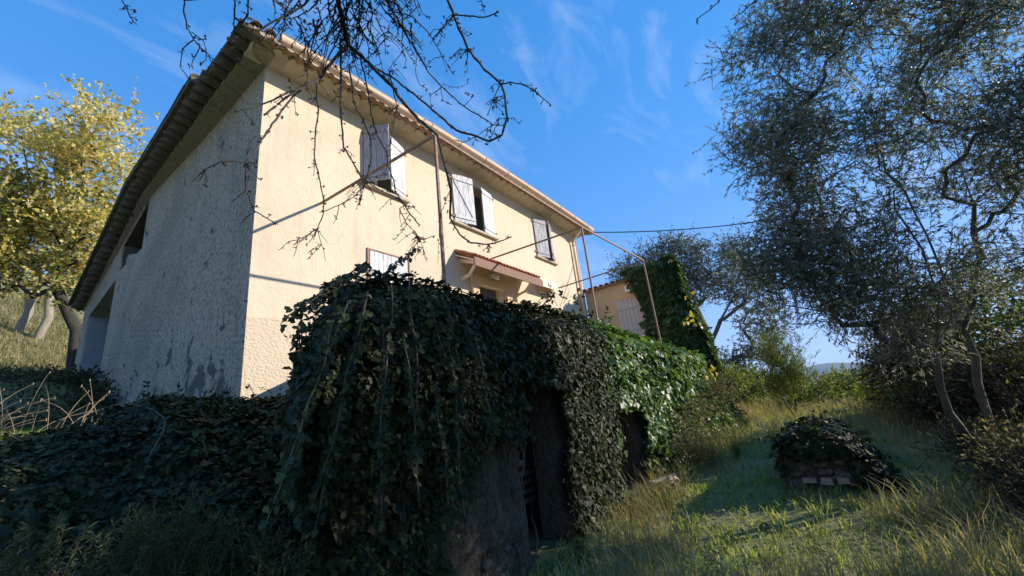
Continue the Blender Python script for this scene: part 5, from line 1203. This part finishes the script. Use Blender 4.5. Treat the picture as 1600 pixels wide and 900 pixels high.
V, F = leaves(Cl, rdir(len(Cl)) * .5 + np.array([0, 0, 1.0]), rdir(len(Cl)), .035 + .03 * rng.uniform(size=len(Cl)), .6, T_DIAMOND)
tag(vf_obj('fallen_leaves', V, F, 'dry_leaf', None, 'stuff'), 'brown fallen leaves scattered in the grass on the right', 'leaves')
xl, yl = scatter(5200, 1.8, 15, 1.6, 600, 1750, lambda x, y: gnoise(x, y, 2, 1.2) > -.1); rr_ = rng.uniform(0, 2 * PI, len(xl)); Cl = np.stack([xl, yl, gz(xl, yl) + .02], 1)
V, F = leaves(Cl, np.stack([.5 * np.cos(rr_ + PI), .5 * np.sin(rr_ + PI), 0 * xl + 1], 1), np.stack([np.cos(rr_), np.sin(rr_), 0 * xl + .35], 1), .05 + .07 * rng.uniform(size=len(xl)), .45, T_DIAMOND)
tag(vf_obj('broadleaf_weeds', V, F, 'bush_leaf', None, 'stuff'), 'broad leaved weeds growing flat among the grass on the right', 'weeds')
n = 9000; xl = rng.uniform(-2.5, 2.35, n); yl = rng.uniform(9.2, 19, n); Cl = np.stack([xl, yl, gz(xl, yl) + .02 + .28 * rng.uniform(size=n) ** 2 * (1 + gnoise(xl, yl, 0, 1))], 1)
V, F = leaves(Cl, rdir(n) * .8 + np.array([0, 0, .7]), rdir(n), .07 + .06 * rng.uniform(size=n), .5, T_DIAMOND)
tag(vf_obj('undergrowth', V, F, 'scrub_leaf', None, 'stuff'), 'low undergrowth, darkened to carry the house shade, on the slope beside the gable wall', 'undergrowth')  # scrub cover whose dark leaves also stand in for the house shadow
# dry stalks
for (cx, cy, n_, lab) in ((.40, 7.5, 30, 'clump of tall dry arching stalks in the sun above the ivy bank'), (1.15, 7.7, 14, 'small clump of dry stalks next to the ivy, nearest the gable wall')):
    th = thing('dry_stalks', (cx, cy, float(gz(cx, cy))), lab, 'plant', 'dry stalks'); 
    for k in range(n_):
        a_ = random.uniform(0, 2 * PI); ln = random.uniform(.35, 1.0); r_ = random.uniform(.1, .7); p = np.array([cx + random.gauss(0, .2), cy + random.gauss(0, .15), float(gz(cx, cy)) - .02]); P = []
        for u in np.linspace(0, 1, 7): P.append(p + np.array([math.cos(a_) * r_ * u ** 1.8, math.sin(a_) * r_ * .6 * u ** 1.8, ln * (u - .35 * r_ * u * u * 2)]))
        mb = MB(); mb.tube(P, [.003] * 5 + [.002, .0015], 4, cap=False); mb.add(*hull(P[-1], (.008, .008, .024), 8)); mb.build('stalk', 'dry_stalk', th)
# feathery weeds in the foreground
def weed(loc, h, nst, lab, mat='weed_leaf', lsz=.045, spread=.22):
    th = thing('weed', loc, lab, 'plant', 'feathery weeds in the foreground'); c0 = np.array(loc, float); mb = MB(); C = []; D = []
    for k in range(nst):
        a_ = random.uniform(0, 2 * PI); L_ = h * random.uniform(.55, 1.0); r_ = spread * random.uniform(.2, 1.0); P = []
        p = c0 + (random.gauss(0, .05), random.gauss(0, .05), 0)
        for u in np.linspace(0, 1, 8): P.append(p + np.array([math.cos(a_) * r_ * u ** 1.3, math.sin(a_) * r_ * u ** 1.3, L_ * u * (1 - .12 * u)]))
        mb.tube(P, list(np.linspace(.003, .001, 8)), 4, cap=False)
        for j in range(1, 8):
            for q in range(9):
                pp = P[j - 1] + (P[j] - P[j - 1]) * random.random(); C.append(pp); D.append(unit((P[j] - P[j - 1])[None])[0] * .9 + rdir(1)[0] * .9)
    mb.build('stem', 'vine_stem', th); C = np.array(C); D = np.array(D)
    V, F = leaves(C, rdir(len(C)) + np.array([-.3, -.3, .6]), D, lsz * rng.uniform(.5, 1.2, len(C)), .16, T_DIAMOND); vf_obj('foliage', V, F, mat, th, 'stuff')
def gl(px, py, d):
    p = PD(px, py, d); return p
for (px, py, d, h, n_, lab) in ((255, 900, 3.6, .62, 34, 'broad feathery weed clump in front of the ivy bank, lower left'), (330, 900, 3.7, .50, 20, 'feathery weed just right of the broad clump at the bottom left'), (410, 905, 3.7, .52, 20, 'upright green weed at the bottom, right of the other weeds'), (450, 910, 3.5, .35, 10, 'short leaning weed sprig at the bottom beside the ivy wall foot'),
                                (190, 920, 3.4, .5, 18, 'weed clump at the bottom edge, left of the broad feathery one'), (90, 930, 3.3, .42, 16, 'low shaded weeds in the bottom left corner'), (20, 930, 3.3, .42, 14, 'shaded weed tuft at the far bottom left edge')):
    p = gl(px, py, d); weed((p[0], p[1], p[2] - .05), h, n_, lab)
for (x_, y_, h, lab) in ((8.2, 2.6, .35, 'green weed by the second cellar opening'), (6.9, 2.55, .25, 'small weed at the foot of the middle pier'), (9.4, 2.35, .55, 'tall weed in the sun at the foot of the bright ivy'), (4.6, 2.75, .28, 'weed growing at the first cellar doorway'), (9.9, 2.0, .4, 'sunlit weed beside the dry twiggy growth')):
    weed((x_, y_, float(gz(x_, y_))), h, 14, lab, 'bush_leaf', .05, .2)
# rubble by the second opening and a fallen plank
rb = thing('rubble_heap', (8.0, 2.75, .1), 'small heap of ochre earth and rubble at the second cellar opening', 'rubble')
for k in range(34):
    a_ = random.uniform(0, 2 * PI); r_ = random.uniform(0, .4); s_ = random.uniform(.03, .09); xx, yy = 7.9 + math.cos(a_) * r_ * 1.2, 2.72 + math.sin(a_) * r_ * .6
    mb = MB(); mb.add(*hull((xx, yy, float(gz(xx, yy)) + .14 * max(0, 1 - r_ / .4) + s_ * .3), (s_, s_, s_ * .7), 12)); mb.build('stone', 'rubble', rb)
mb = MB(); mb.beam((7.6, 2.95, float(gz(7.6, 2.95)) + .16), (8.5, 2.65, float(gz(8.5, 2.65)) + .14), .12, .025); tag(mb.build('plank', 'old_board'), 'weathered plank lying on the rubble at the second cellar opening', 'plank')
# sparse young climber on the terrace edge in front of the downpipe
th = thing('climbing_plant', (9.3, 3.7, 3.1), 'sparse leafy climber sprigs rising from the ivy in front of the downpipe', 'plant'); C = []; mb = MB()
for q in [(862, 470, 840, 455), (880, 475, 885, 440), (893, 480, 905, 450), (845, 472, 868, 458), (930, 495, 920, 488), (870, 478, 858, 446), (905, 485, 898, 462), (945, 500, 950, 485)]:
    a_, b_ = PY(q[0], q[1], 3.6), PY(q[2], q[3], 3.6); mb.tube([a_, (a_ + b_) / 2 + rng.normal(size=3) * .03, b_], .004, 4)
    for k in range(9): C.append(a_ + (b_ - a_) * random.uniform(.2, 1.05) + rng.normal(size=3) * .04)
mb.build('stem', 'vine_stem', th); C = np.array(C); V, F = leaves(C, rdir(len(C)) + np.array([-.3, -1, .3]), rdir(len(C)), np.full(len(C), .085), .8, T_IVY); vf_obj('foliage', V, F, 'ivy_leaf', th, 'stuff')


# ------------------------------------------------------------------ the air between here and the hills
m = bpy.data.materials.new('air'); m.use_nodes = True; t = m.node_tree; t.nodes.clear()
o_ = t.nodes.new('ShaderNodeOutputMaterial'); pv = t.nodes.new('ShaderNodeVolumePrincipled'); pv.inputs['Color'].default_value = (0.72, 0.84, 1.0, 1); pv.inputs['Density'].default_value = 0.00010
t.links.new(pv.outputs[0], o_.inputs['Volume']); MATS['air'] = m
mb = MB(); mb.box((-9150, -9150, -95), (9150, 9150, 260)); hz_ = mb.build('haze', 'air'); hz_['kind'] = 'stuff'; hz_['label'] = 'thin blue haze between the garden and the far hills'
